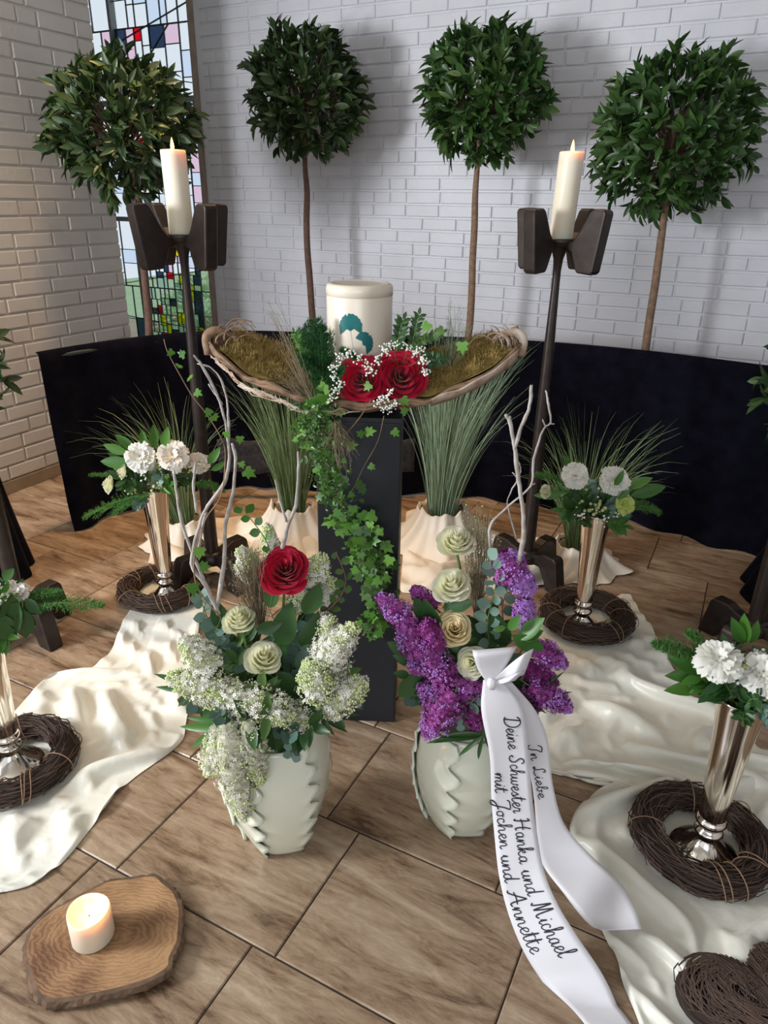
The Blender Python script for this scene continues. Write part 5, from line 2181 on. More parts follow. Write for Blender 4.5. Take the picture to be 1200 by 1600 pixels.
def collar(where, c, Rb, seed, n):
    rr = random.Random(seed)
    names = ('right', 'back right', 'back', 'back left', 'left', 'front left', 'front', 'front right')
    used = {}
    kinds = [(LEAF_RUSCUS, 'dark_green', .070, 'ruscus_sprig', 'dark green leaf sprig'), (ROUND, 'euca_dark', .036, 'eucalyptus_sprig', 'round leaved sprig'), (LEAF_RUSCUS, 'ivy_dark', .055, 'ruscus_sprig', 'olive green leaf sprig')]
    for i in range(n):
        a = 2.39996 * i + rr.uniform(-.2, .2)
        el = rr.uniform(-0.1, 1.1)
        d = Vector((math.cos(a) * math.cos(el), math.sin(a) * math.cos(el), math.sin(el)))
        k = kinds[i % 3]
        w_ = ('upright ' if el > .6 else '') + names[int(round(a / (PI / 4))) % 8]
        used[(k[4], w_)] = used.get((k[4], w_), 0) + 1
        if used[(k[4], w_)] > 2: w_ += ' once more'
        elif used[(k[4], w_)] > 1: w_ += ' again, %s' % ('higher' if el > .3 else 'lower')
        leaf_sprig(k[3], k[4] + ' pointing ' + w_ + ' inside the ' + where, 'foliage', c - UP * 0.08, c + d * Rb * rr.uniform(.7, 1), k[0], k[1], 8, k[2], k[4] + 's inside the ' + where, True, 0.01, start=0.4)


collar('left bouquet', LV + UP * 0.46, 0.20, 31, 26)
collar('right bouquet', RVS + UP * 0.45, 0.17, 32, 20)
# ---- right bouquet
palm('palm frond fanning over the front of the right vase', 756, 1148, [(672, 1172), (698, 1170), (720, 1188), (745, 1192), (778, 1203), (797, 1172), (790, 1162), (690, 1160)], RYB - 0.10, 'dark_green', 'palm fronds in the bouquets', 0.13)
palm('thin dark leaves at the right edge of the purple bouquet', 825, 1090, [(880, 1080), (895, 1095), (870, 1115), (850, 1125), (812, 1130), (885, 1062)], RYB - 0.03, 'dark_green', 'palm fronds in the bouquets', 0.09)
leaves_at('salal_leaves', 'dark glossy leaves at the left side of the purple bouquet', 'foliage',
          [(640, 1020, 606, 1005), (650, 1035, 615, 1025), (660, 1050, 622, 1092), (668, 1060, 640, 1090), (640, 1055, 615, 1052), (680, 1000, 662, 940), (660, 970, 650, 935), (700, 950, 740, 940),
           (760, 1010, 700, 1010), (790, 1010, 770, 960), (800, 1090, 830, 1060), (690, 1060, 720, 1040), (740, 1000, 770, 1030), (710, 1030, 700, 1070), (800, 1060, 820, 1100), (750, 1080, 790, 1110)],
          LEAF_RUSCUS, 'dark_green', 1.3, RYB, None)
leaves_at('bright_leaves', 'fresh green leaves above the white ribbon bow', 'foliage',
          [(800, 992, 852, 1018), (818, 1000, 848, 985), (812, 1000, 848, 965), (795, 985, 812, 962), (790, 980, 770, 985)], LEAF_RUSCUS, 'green', 1.2, RYB - 0.05, None)
disc_sprig('grey green eucalyptus sprig in the middle of the purple bouquet', [(765, 1010), (762, 970), (770, 935), (775, 900), (762, 870)], RYB, 16, 0.034, 'euca', 'eucalyptus sprigs in the right bouquet')
disc_sprig('eucalyptus sprig between cream roses and purple lilac', [(790, 1000), (785, 950), (792, 915), (775, 880)], RYB + 0.03, 12, 0.030, 'euca_dark', 'eucalyptus sprigs in the right bouquet', stem='redstem')
disc_sprig('small eucalyptus tip hanging over the rim of the right vase', [(722, 1110), (726, 1128), (728, 1150)], RYB - 0.09, 5, 0.028, 'euca', 'eucalyptus sprigs in the right bouquet')
disc_sprig('eucalyptus tip at the knot of the ribbon', [(728, 1100), (738, 1096), (748, 1090)], RYB - 0.10, 4, 0.028, 'euca_dark', 'eucalyptus sprigs in the right bouquet')
wisps('fine dry statice stems behind the cream roses', 745, 960, [(740, 800), (752, 815), (735, 860), (755, 870), (768, 850), (745, 900)], RYB + 0.05, 130, 'grass_dry', None, 'dried_filler', 'budgreen')

PLI = [
    ('purple lilac tip pointing left towards the pedestal', 650, 985, 592, 930, 44, 'lilac_purple', 270, -.01),
    ('deep purple lilac behind the left roses', 680, 950, 645, 918, 36, 'lilac_dark', 150, .04),
    ('purple lilac left of the lowest peach rose', 668, 1030, 628, 975, 56, 'lilac_purple', 320, -.02),
    ('magenta lilac beside the peach rose', 680, 1020, 664, 968, 50, 'lilac_dark', 240, -.03),
    ('purple lilac in the left middle of the right bouquet', 705, 1080, 662, 1010, 58, 'lilac_purple', 330, -.04),
    ('purple lilac above the left vase rim of the right bouquet', 715, 1110, 655, 1072, 50, 'lilac_purple', 280, -.05),
    ('purple lilac just left of the ribbon knot', 712, 1082, 757, 1074, 42, 'lilac_purple', 230, -.07),
    ('large purple lilac hanging over the right vase', 712, 1080, 664, 1150, 56, 'lilac_purple', 380, -.09),
    ('dark magenta lilac beside the ribbon over the right vase', 742, 1090, 740, 1140, 40, 'lilac_dark', 230, -.08),
    ('purple lilac at the back under the white branch', 800, 905, 790, 862, 62, 'lilac_purple', 260, .02),
    ('pale purple lilac curving down the right of the bouquet', 805, 895, 830, 925, 42, 'lilac_pale', 240, .0),
    ('pale violet lilac tip above the bright leaves', 822, 935, 814, 980, 36, 'lilac_pale', 200, -.01),
    ('purple lilac pointing right above the ribbon', 835, 1010, 884, 1040, 40, 'lilac_purple', 240, -.02),
    ('deep purple lilac right of the ribbon knot', 820, 1040, 868, 1070, 42, 'lilac_dark', 200, .0),
    ('purple lilac tip pointing down right beside the ribbon', 825, 1070, 892, 1108, 46, 'lilac_purple', 320, -.03),
    ('purple lilac behind the ribbon tails', 800, 1075, 840, 1110, 44, 'lilac_dark', 200, .0),
    ('small purple lilac sprig low at the left of the right bouquet', 655, 1048, 640, 1036, 22, 'lilac_purple', 60, -.03),
]
for (lab, a, b, c_, d, w, mm, n, dy) in PLI:
    lilac(lab, a, b, c_, d, RYB + dy, w, mm, 'lilac_pale' if mm != 'lilac_dark' else 'lilac_purple', 0.05, GP, int(n * 1.0), fs=0.0055)

for lab, x, y, dy, r_, mk, v, op in (('cream rose at the very top of the right bouquet', 713, 838, .03, .038, 'white_rose', (0.0, -0.45, 1), .9),
                             ('cream rose second from the top of the right bouquet', 704, 908, .0, .040, 'white_rose', (-0.25, -0.5, 1), 1.0),
                             ('peach coloured rose in the middle of the right bouquet', 710, 980, -.03, .038, 'peach_rose', (-0.1, -0.9, 1), .4),
                             ('pale green white rose half hidden by the ribbon bow', 736, 1036, -.06, .034, 'white_rose', (-0.5, -1.2, .8), .5)):
    p = at(x, y, RYB + dy)
    rose(lab, p, Vector(v), r_, mk, 'roses in the right bouquet', at(x + 15, min(y + 110, 1110), RYB + dy + 0.05), open_=op, tall=1.4)

wbranch('contorted_branch', 'thick whitewashed branch with a blunt fork in the right bouquet',
        [([(808, 885), (817, 845), (817, 800), (810, 750), (805, 705), (802, 690), (797, 660), (790, 648)], 0.0052, 0.0036),
         ([(804, 700), (815, 665), (826, 640), (831, 602)], 0.0042, 0.0030),
         ([(797, 660), (796, 650)], 0.004, 0.003),
         ([(812, 750), (800, 738)], 0.0018, 0.001)], 'branch', RYB + 0.0)
wbranch('contorted_branch', 'thin angular whitewashed twig crossing the thick branch',
        [([(766, 870), (766, 822), (790, 795), (828, 760), (834, 718), (848, 672), (860, 660), (857, 632), (853, 610)], 0.0026, 0.0016),
         ([(852, 668), (848, 655)], 0.0014, 0.001), ([(858, 662), (866, 662)], 0.0016, 0.001), ([(828, 760), (836, 755)], 0.0016, 0.001)], 'branch', RYB + 0.02)
wbranch('contorted_branch', 'bent hair thin white twig behind the thick branch',
        [([(808, 846), (795, 800), (794, 778), (812, 742), (812, 725), (806, 720)], 0.0012, 0.0008)], 'branch', RYB + 0.03)

# ================================================================ RIBBON
def ribbon_strip(g, edge, n=60):
    """edge: list of (Lx, Ly, Rx, Ry, Y)"""
    Ls = smooth_path([at(e[0], e[1], e[4]) for e in edge], 8)
    Rs = smooth_path([at(e[2], e[3], e[4]) for e in edge], 8)
    for a in Ls + Rs:
        a.z = max(a.z, 0.004)
    m_ = 8
    vs = []
    for i, (a, b) in enumerate(zip(Ls, Rs)):
        nrm = tocam(a)
        for j in range(m_ + 1):
            q = j / m_
            vs.append(a.lerp(b, q) + nrm * (0.004 * math.sin(PI * q) * math.sin(i * 0.25)))
    fs = []
    for i in range(len(Ls) - 1):
        for j in range(m_):
            k = i * (m_ + 1) + j
            fs.append((k, k + 1, k + m_ + 2, k + m_ + 1))
    g.add(vs, fs)
    return Ls, Rs


rib = root('printed_ribbon', 'white satin ribbon with handwritten style German lines, tied to the purple bouquet', 'ribbon', at(785, 1075, 1.33))
gA = MB()
LA_ = [(755, 1062, 788, 1066, 1.315), (752, 1110, 818, 1110, 1.295), (765, 1180, 826, 1180, 1.275), (768, 1250, 832, 1250, 1.25), (773, 1310, 839, 1300, 1.22), (780, 1370, 850, 1360, 1.175),
       (795, 1430, 870, 1410, 1.125), (820, 1490, 900, 1460, 1.075), (858, 1550, 943, 1525, 1.02), (893, 1610, 972, 1590, 0.97), (925, 1680, 1000, 1660, 0.91)]
A_L, A_R = ribbon_strip(gA, LA_)
gA2 = MB()
LB_ = [(775, 1062, 800, 1066, 1.34), (795, 1110, 838, 1112, 1.345), (815, 1160, 856, 1158, 1.365), (832, 1230, 864, 1226, 1.37), (838, 1290, 882, 1288, 1.345), (845, 1345, 925, 1338, 1.30), (880, 1395, 968, 1378, 1.225), (918, 1442, 992, 1420, 1.155), (940, 1454, 1003, 1452, 1.120)]
B_L, B_R = ribbon_strip(gA2, LB_)
rr_a = part('long_tail', gA, M['ribbon'], rib)
rr_b = part('short_tail', gA2, M['ribbon'], rib)
for o in (rr_a, rr_b):
    s_ = o.modifiers.new('thick', 'SOLIDIFY'); s_.thickness = 0.0006
# the bow
K = at(768, 1068, 1.305)
def loop(pts, wdir, wid, name):
    q = smooth_path(pts, 8)
    g = MB()
    vs = []
    n_ = len(q)
    wdir = Vector(wdir).normalized()
    for i, p in enumerate(q):
        t = i / (n_ - 1)
        w = wid * (0.14 + 0.86 * math.sin(PI * t) ** 0.9)
        for j in range(9):
            r_ = j / 4 - 1
            vs.append(p + wdir * (w * r_) + tocam(p) * (0.005 * (1 - r_ * r_) * math.sin(PI * t)))
    fs = []
    for i in range(n_ - 1):
        for j in range(8):
            k = i * 9 + j
            fs.append((k, k + 1, k + 10, k + 9))
    g.add(vs, fs)
    o = part(name, g, M['ribbon'], rib)
    s_ = o.modifiers.new('thick', 'SOLIDIFY'); s_.thickness = 0.0007
    return o


loop([K, at(768, 1045, 1.31), at(771, 1022, 1.31), at(773, 1013, 1.335), at(772, 1025, 1.37), at(770, 1045, 1.36), K], (1, 0.1, 0.05), 0.050, 'bow_loop')
loop([K, at(790, 1052, 1.31), at(812, 1040, 1.30), at(826, 1034, 1.32), at(818, 1038, 1.35), at(795, 1052, 1.35), K], (0.25, 0.1, 1), 0.034, 'bow_loop')
loop([K, at(785, 1064, 1.30), at(803, 1058, 1.29), at(812, 1056, 1.31), at(800, 1060, 1.34), K], (0.6, 0.1, 0.7), 0.016, 'bow_loop')
g = MB()
lathe(g, [(0.001, -0.014), (0.009, -0.012), (0.011, 0), (0.009, 0.012), (0.001, 0.014)], 14, K, wob=lambda a, z, r: 0.0012 * math.sin(5 * a))
part('knot', g, M['ribbon'], rib)

# handwriting: single stroke letters on a 1-high grid (x advance, strokes)
def arc(cx, cy, rx, ry, a0, a1, n=9):
    return [(cx + rx * math.cos(math.radians(a0 + (a1 - a0) * i / n)), cy + ry * math.sin(math.radians(a0 + (a1 - a0) * i / n))) for i in range(n + 1)]


GLY = {
    'D': (0.86, [[(0.28, 0.98), (0.22, 0.5), (0.15, 0.04), (0.02, 0.08), (0.12, 0.0), (0.35, -0.02)] + arc(0.35, 0.5, 0.45, 0.52, -85, 95) + [(0.15, 0.98), (0.0, 0.84)]]),
    'S': (0.72, [[(0.68, 0.82), (0.55, 1.0), (0.36, 0.96), (0.27, 0.78), (0.38, 0.58), (0.52, 0.40), (0.54, 0.18), (0.38, 0.0), (0.14, 0.02), (0.04, 0.18), (0.14, 0.26)]]),
    'H': (0.98, [[(0.05, 0.86), (0.18, 0.98), (0.24, 0.92), (0.2, 0.45), (0.12, 0.0), (0.02, 0.06)], [(0.86, 1.0), (0.74, 0.7), (0.68, 0.3), (0.70, 0.02), (0.84, 0.06)], [(0.06, 0.42), (0.4, 0.50), (0.86, 0.50)]]),
    'M': (1.16, [[(0.02, 0.10), (0.10, 0.0), (0.18, 0.12), (0.30, 0.96), (0.36, 0.94), (0.44, 0.10), (0.50, 0.12), (0.66, 0.98), (0.72, 0.92), (0.78, 0.20), (0.88, 0.0), (1.04, 0.12)]]),
    'J': (0.78, [[(0.10, 0.80), (0.22, 0.98), (0.72, 0.98), (0.60, 0.60), (0.48, 0.0), (0.34, -0.36), (0.14, -0.40), (0.10, -0.24), (0.34, 0.0), (0.70, 0.14)]]),
    'A': (0.98, [[(0.0, 0.06), (0.10, 0.0), (0.28, 0.30), (0.62, 1.0), (0.66, 0.90), (0.68, 0.30), (0.74, 0.02), (0.90, 0.08)], [(0.14, 0.36), (0.45, 0.44), (0.84, 0.40)]]),
    'I': (0.66, [[(0.06, 0.72), (0.20, 0.98), (0.58, 0.92), (0.42, 0.60), (0.36, 0.20), (0.26, 0.0), (0.06, 0.02), (0.02, 0.16)]]),
    'L': (0.80, [[(0.50, 0.78), (0.54, 0.96), (0.40, 1.0), (0.28, 0.80), (0.30, 0.40), (0.22, 0.08), (0.06, 0.04), (0.10, 0.16), (0.30, 0.10), (0.50, 0.0), (0.74, 0.10)]]),
    'e': (0.44, [[(0.0, 0.14), (0.20, 0.22), (0.34, 0.36), (0.24, 0.48), (0.10, 0.36), (0.10, 0.12), (0.22, 0.0), (0.44, 0.12)]]),
    'i': (0.28, [[(0.0, 0.14), (0.12, 0.46), (0.08, 0.10), (0.16, 0.0), (0.28, 0.12)], [(0.14, 0.66), (0.16, 0.70)]]),
    'n': (0.56, [[(0.0, 0.14), (0.10, 0.46), (0.08, 0.0), (0.20, 0.36), (0.32, 0.46), (0.38, 0.36), (0.36, 0.08), (0.44, 0.0), (0.56, 0.12)]]),
    'm': (0.80, [[(0.0, 0.14), (0.10, 0.46), (0.08, 0.0), (0.18, 0.36), (0.28, 0.46), (0.34, 0.34), (0.32, 0.0), (0.42, 0.36), (0.54, 0.46), (0.60, 0.34), (0.58, 0.08), (0.66, 0.0), (0.80, 0.12)]]),
    'u': (0.56, [[(0.0, 0.14), (0.10, 0.46), (0.08, 0.12), (0.18, 0.0), (0.32, 0.10), (0.40, 0.46), (0.38, 0.10), (0.44, 0.0), (0.56, 0.12)]]),
    'c': (0.42, [[(0.34, 0.38), (0.24, 0.47), (0.10, 0.38), (0.08, 0.12), (0.20, 0.0), (0.42, 0.12)]]),
    'h': (0.58, [[(0.0, 0.14), (0.22, 0.70), (0.24, 0.98), (0.14, 0.94), (0.10, 0.5), (0.08, 0.0), (0.20, 0.36), (0.32, 0.46), (0.40, 0.36), (0.38, 0.08), (0.46, 0.0), (0.58, 0.12)]]),
    'w': (0.70, [[(0.0, 0.14), (0.08, 0.46), (0.08, 0.10), (0.18, 0.0), (0.30, 0.12), (0.34, 0.44), (0.34, 0.10), (0.44, 0.0), (0.58, 0.14), (0.60, 0.46), (0.70, 0.38)]]),
    's': (0.42, [[(0.0, 0.12), (0.22, 0.46), (0.24, 0.34), (0.32, 0.14), (0.22, 0.0), (0.08, 0.04), (0.24, 0.02), (0.42, 0.12)]]),
    't': (0.38, [[(0.0, 0.14), (0.18, 0.92), (0.12, 0.30), (0.14, 0.02), (0.24, 0.0), (0.38, 0.12)], [(0.0, 0.58), (0.34, 0.64)]]),
    'r': (0.42, [[(0.0, 0.14), (0.12, 0.50), (0.14, 0.40), (0.28, 0.42), (0.24, 0.10), (0.30, 0.0), (0.42, 0.12)]]),
    'a': (0.54, [[(0.36, 0.40), (0.24, 0.47), (0.08, 0.34), (0.06, 0.10), (0.16, 0.0), (0.30, 0.12), (0.38, 0.44), (0.36, 0.10), (0.42, 0.0), (0.54, 0.12)]]),
    'k': (0.56, [[(0.0, 0.14), (0.22, 0.70), (0.24, 0.98), (0.14, 0.94), (0.10, 0.5), (0.08, 0.0), (0.18, 0.34), (0.34, 0.46), (0.34, 0.30), (0.18, 0.24), (0.36, 0.0), (0.56, 0.12)]]),
    'd': (0.58, [[(0.36, 0.40), (0.24, 0.47), (0.08, 0.34), (0.06, 0.10), (0.16, 0.0), (0.30, 0.12), (0.44, 0.98), (0.38, 0.40), (0.38, 0.08), (0.46, 0.0), (0.58, 0.12)]]),
    'l': (0.34, [[(0.0, 0.14), (0.22, 0.70), (0.22, 0.98), (0.12, 0.90), (0.08, 0.3), (0.14, 0.0), (0.34, 0.12)]]),
    'o': (0.46, [[(0.24, 0.46), (0.08, 0.34), (0.08, 0.08), (0.22, 0.0), (0.34, 0.12), (0.34, 0.36), (0.24, 0.46), (0.46, 0.40)]]),
    'b': (0.46, [[(0.0, 0.14), (0.22, 0.70), (0.22, 0.98), (0.12, 0.90), (0.08, 0.3), (0.14, 0.0), (0.30, 0.06), (0.34, 0.30), (0.26, 0.42), (0.46, 0.38)]]),
    ' ': (0.42, []),
}


def lettering(text, Ls, Rs, s0, s1, base_q, height_q, name):
    """text running down the strip; s in 0..1 along, q across (0 = left edge)"""
    total = sum(GLY[c][0] for c in text)
    n = len(Ls) - 1
    # arc length table
    mid = [a.lerp(b, 0.5) for a, b in zip(Ls, Rs)]
    acc = [0]
    for i in range(n):
        acc.append(acc[-1] + (mid[i + 1] - mid[i]).length)

    def S(x, y):
        d = (s0 + (s1 - s0) * x / total) * acc[-1]
        k = 0
        while k < n - 1 and acc[k + 1] < d: k += 1
        t = (d - acc[k]) / max(1e-6, acc[k + 1] - acc[k])
        a, b = Ls[k].lerp(Ls[k + 1], t), Rs[k].lerp(Rs[k + 1], t)
        q = base_q + height_q * y
        i_ = k + t
        nrm = tocam(a)
        p = a.lerp(b, q) + nrm * (0.004 * math.sin(PI * q) * math.sin(i_ * 0.25))
        return p + nrm * 0.0012
    g = MB()
    x = 0
    for ch in text:
        adv, strokes = GLY[ch]
        for st in strokes:
            pts = smooth_path([Vector((x + a, b, 0)) for a, b in st], 4) if len(st) > 2 else [Vector((x + a, b, 0)) for a, b in st]
            tube(g, [S(p.x, p.y) for p in pts], 0.0013 if ch.islower() else 0.0016, 5)
        x += adv
    part(name, g, M['ink'], rib, kind='stuff')


lettering('Deine Schwester Hanka und Michael', A_L, A_R, 0.105, 0.775, 0.50, 0.36, 'upper_line')
lettering('mit Jochen und Annette', A_L, A_R, 0.275, 0.745, 0.10, 0.34, 'lower_line')
lettering('In Liebe', B_L, B_R, 0.30, 0.53, 0.20, 0.52, 'short_line')

# ================================================================ GARLAND ON THE DISH AND DOWN THE PEDESTAL
garl = root('ivy_garland', 'ivy and green garland trailing from the bark bowl down the front of the pedestal', 'garland', at(530, 640, RY))
gp = [(505, 625), (490, 640), (496, 670), (508, 710), (520, 760), (540, 800), (560, 835), (580, 865), (590, 900), (588, 950), (578, 990)]
gq = smooth_path([at(x, y, RY + (0.02 if y < 640 else -0.02 if y < 800 else 0.015)) for x, y in gp], 6)
g = MB()
for k in range(4):
    q = [p + rv_(R, 0.012) for p in gq[k * 2:]]
    tube(g, q, [0.0022, 0.0012], 5)
q = smooth_path([at(x, y, RY - 0.02) for x, y in ((600, 650), (590, 690), (568, 730), (548, 770), (520, 800))], 5); tube(g, q, 0.0014, 5)
q = smooth_path([at(x, y, RY - 0.02) for x, y in ((580, 625), (560, 655), (530, 690), (500, 720))], 5); tube(g, q, 0.0022, 5)
part('vine_stems', g, M['branch_brown'], garl)
ninst = 0
def ivy_leaf(px, py, s, dark=False, dy=0.0):
    p = at(px, py, RY - 0.03 + dy + R.uniform(-.015, .015))
    d = Vector((R.uniform(-1, 1), R.uniform(-.3, .1), R.uniform(-1.2, 0.3))).normalized()
    inst('leaf', IVD if dark else IVL, frame(p, d, tocam(p) + rv_(R, 0.55), s), garl)
for i in range(250):
    t = R.random()
    k = min(int(t * (len(gq) - 1)), len(gq) - 2)
    p = gq[k]
    x, y = pxof(p)
    w = 38 * (0.5 + 0.5 * math.sin(PI * min(1, t * 1.3))) if t < 0.75 else 30
    s = R.uniform(0.024, 0.044) if R.random() < .65 else R.uniform(0.014, 0.024)
    ivy_leaf(x + R.gauss(0, 0.45) * w, y + R.uniform(-20, 20), s, R.random() < (0.25 if t < .7 else 0.6), 0.025 if t > .72 else 0.0)
for (x, y, s) in ((512, 705, .04), (498, 690, .036), (492, 745, .036), (505, 720, .036), (560, 840, .045), (585, 825, .035), (600, 850, .040), (610, 870, .035), (545, 870, .03), (522, 800, .03), (552, 850, .03), (573, 905, .03), (600, 900, .03),
                  (572, 675, .030), (568, 680, .025), (614, 672, .026), (635, 645, .026), (577, 727, .022), (578, 600, .026), (670, 505, .03), (692, 515, .026), (722, 535, .034), (535, 640, .03), (508, 600, .03), (628, 622, .03), (500, 640, .034), (520, 660, .03), (560, 970, .026), (590, 985, .03), (575, 940, .03), (603, 948, .028), (594, 905, .034)):
    ivy_leaf(x, y, s, False, -0.005)
bush = MB()
for i in range(1500):            # small box and ivy leaves that fill the garland
    t = R.random() ** 1.15
    k = min(int(t * (len(gq) - 1)), len(gq) - 2)
    p = gq[k].lerp(gq[k + 1], R.random())
    w = 0.055 * (1 - 0.45 * t)
    q = p + Vector((R.gauss(0, 0.5) * w, R.uniform(-0.05, 0.0) + (0.02 if t > .7 else 0), R.uniform(-.02, .02)))
    bush.add(*LEAF_SMALL, 0, frame(q, rdir() - UP * 0.3, tocam(q) + rv_(R, 0.8), R.uniform(0.010, 0.020)))
part('small_leaves', bush, M['ivy_dark'], garl, kind='stuff')
# tangle of dry roots in the garland
wisps('nest of dry tendrils woven into the ivy on the pedestal', 527, 660, [(520, 700), (530, 720), (540, 735), (512, 690), (545, 700)], RY - 0.05, 70, 'grass_dry', None, 'dried_tendril_nest')
# conifer sprays each side of the urn
for (lab, a, b, dy, w) in (
        ('dark conifer spray standing left of the urn', (505, 610), (490, 500), 0.03, .030),
        ('conifer spray tight against the left side of the urn', (506, 600), (500, 510), 0.03, .020),
        ('conifer spray hanging left of the red roses', (505, 590), (478, 640), -0.01, .028),
        ('conifer spray leaning left over the moss', (505, 590), (468, 560), 0.00, .026),
        ('conifer spray between urn and red roses', (545, 570), (520, 600), -0.01, .020),
        ('wide conifer spray fanning left behind the moss end', (505, 600), (472, 515), 0.05, .028),
        ('short conifer spray in front of the urn base', (560, 560), (535, 548), -0.0, .014)):
    fern(lab, at(*a, RY + 0.03 + dy), at(*b, RY + 0.03 + dy), w * 1.9, 'conifer', None, 'conifer_spray', 34, 0.0014, 0.0, 0.015)
for i, (lab, a, b, dd, mm, s) in enumerate((
        ('leafy shrub sprig behind the right of the urn', (640, 560), (655, 492), LEAF_SMALL, 'dark_green', .022),
        ('low leafy sprig right of the urn', (625, 570), (690, 520), LEAF_SMALL, 'ivy_dark', .022),
        ('dark leafy sprig over the right moss bed', (640, 590), (690, 560), LEAF_SMALL, 'dark_green', .026),
        ('bushy green sprig close to the right of the urn', (618, 560), (630, 500), LEAF_SMALL, 'dark_green', .024),
        ('dark green sprig beside the right red rose', (650, 600), (672, 560), LEAF_SMALL, 'dark_green', .026),
        ('leafy sprig left above the ivy garland', (500, 600), (460, 520), LEAF_SMALL, 'ivy', .018),
        ('bright leafy sprig beside the left red rose', (520, 640), (505, 560), LEAF_SMALL, 'ivy', .026))):
    leaf_sprig('shrub_sprig', lab, 'foliage', at(*a, RY + 0.07), at(*b, RY + 0.07), dd, mm, 18, s, None, True, 0.01)
# gypsophila around the red roses
for (lab, a, tips, dy) in (
        ('baby\'s breath spray at the top left of the red roses', (545, 575), ((522, 575), (530, 560), (545, 552), (520, 590)), -.05),
        ('baby\'s breath spray left of the left red rose', (540, 600), ((525, 610), (520, 625), (530, 600)), -.05),
        ('baby\'s breath spray between the urn and the red roses', (590, 580), ((575, 570), (590, 560), (600, 545), (580, 580), (560, 560)), -.055),
        ('baby\'s breath spray above the right red rose', (625, 575), ((615, 540), (635, 540), (650, 550), (605, 548), (660, 560)), -.04),
        ('baby\'s breath spray right of the right red rose', (650, 590), ((662, 562), (664, 580), (655, 548)), -.04),
        ('dense baby\'s breath spray hanging under the two red roses', (600, 615), ((592, 630), (605, 640), (600, 625), (615, 632), (608, 615)), -.055)):
    p = at(*a, RY + 0.03)
    cluster_spray(lab, 'gypsophila_spray', 'flower', p, [at(x, y, RY + dy) for x, y in tips], 'gyp', None, 0.0027, 'stem', 0.017, 16)
# stray dry grass in the bowl
wisps('long dry grass stems fanning over the left moss bed', 495, 640, [(455, 590), (445, 600), (430, 590), (470, 570), (420, 480), (440, 530)], RY - 0.02, 45)
wisps('thin pale grass stems standing up right of the urn', 700, 590, [(705, 480), (690, 500), (715, 470), (730, 500), (725, 520)], RY + 0.12, 26, 'grass_blue')

# ================================================================ BOUQUETS IN THE SILVER VASES
CP = {}


def carn_petal(kind):
    if kind in CP: return CP[kind]
    ls = []
    for v in range(3):
        n, m_ = 4, 6
        vs, fs = [], []
        for j in range(n + 1):
            t = j / n
            for i in range(m_ + 1):
                s = -1 + 2 * i / m_
                w = (0.06 + 0.24 * t ** 0.8)
                L_ = t * (1 - 0.10 * s * s) + (0.05 * math.cos(s * 11 + v) * t ** 4)
                z = 0.10 * math.sin(t * PI) + 0.07 * math.cos(s * 8 + v * 2) * t ** 3 - 0.18 * t ** 3 + 0.22 * w * s * s
                vs.append((s * w, L_, z))
        for j in range(n):
            for i in range(m_):
                k = j * (m_ + 1) + i
                fs.append((k, k + 1, k + m_ + 2, k + m_ + 1))
        b = MB(); b.add(vs, fs)
        ls.append(b.mesh('petal', M[kind], True))
    CP[kind] = ls
    return ls


def carnation(label, p, ax, rad, kind, group, dense=1.0):
    ax = Vector(ax).normalized()
    rt = root('silk_carnation', label, 'flower', p - ax * rad * 0.5, group)
    ls = carn_petal(kind)
    c = p - ax * rad * 0.45
    for (th, cnt, sc) in ((12, 4, 0.85), (32, 7, 0.95), (55, 9, 1.0), (78, 10, 1.0), (98, 9, 0.95)):
        for k in range(int(cnt * dense)):
            a = 2 * PI * k / cnt + R.uniform(-.25, .25) + th
            t = math.radians(th + R.uniform(-7, 7))
            o1 = ax.orthogonal().normalized(); o2 = ax.cross(o1)
            rd = o1 * math.cos(a) + o2 * math.sin(a)
            d = ax * math.cos(t) + rd * math.sin(t)
            inst('petal', R.choice(ls), frame(c, d, ax * math.sin(t) - rd * math.cos(t) + rv_(R, .2), rad * sc * R.uniform(0.9, 1.1)), rt)
    g = MB(); tube(g, [c - ax * rad * 0.4, c], [rad * 0.1, rad * 0.2], 8); part('calyx', g, M['stem'], rt)
    return rt


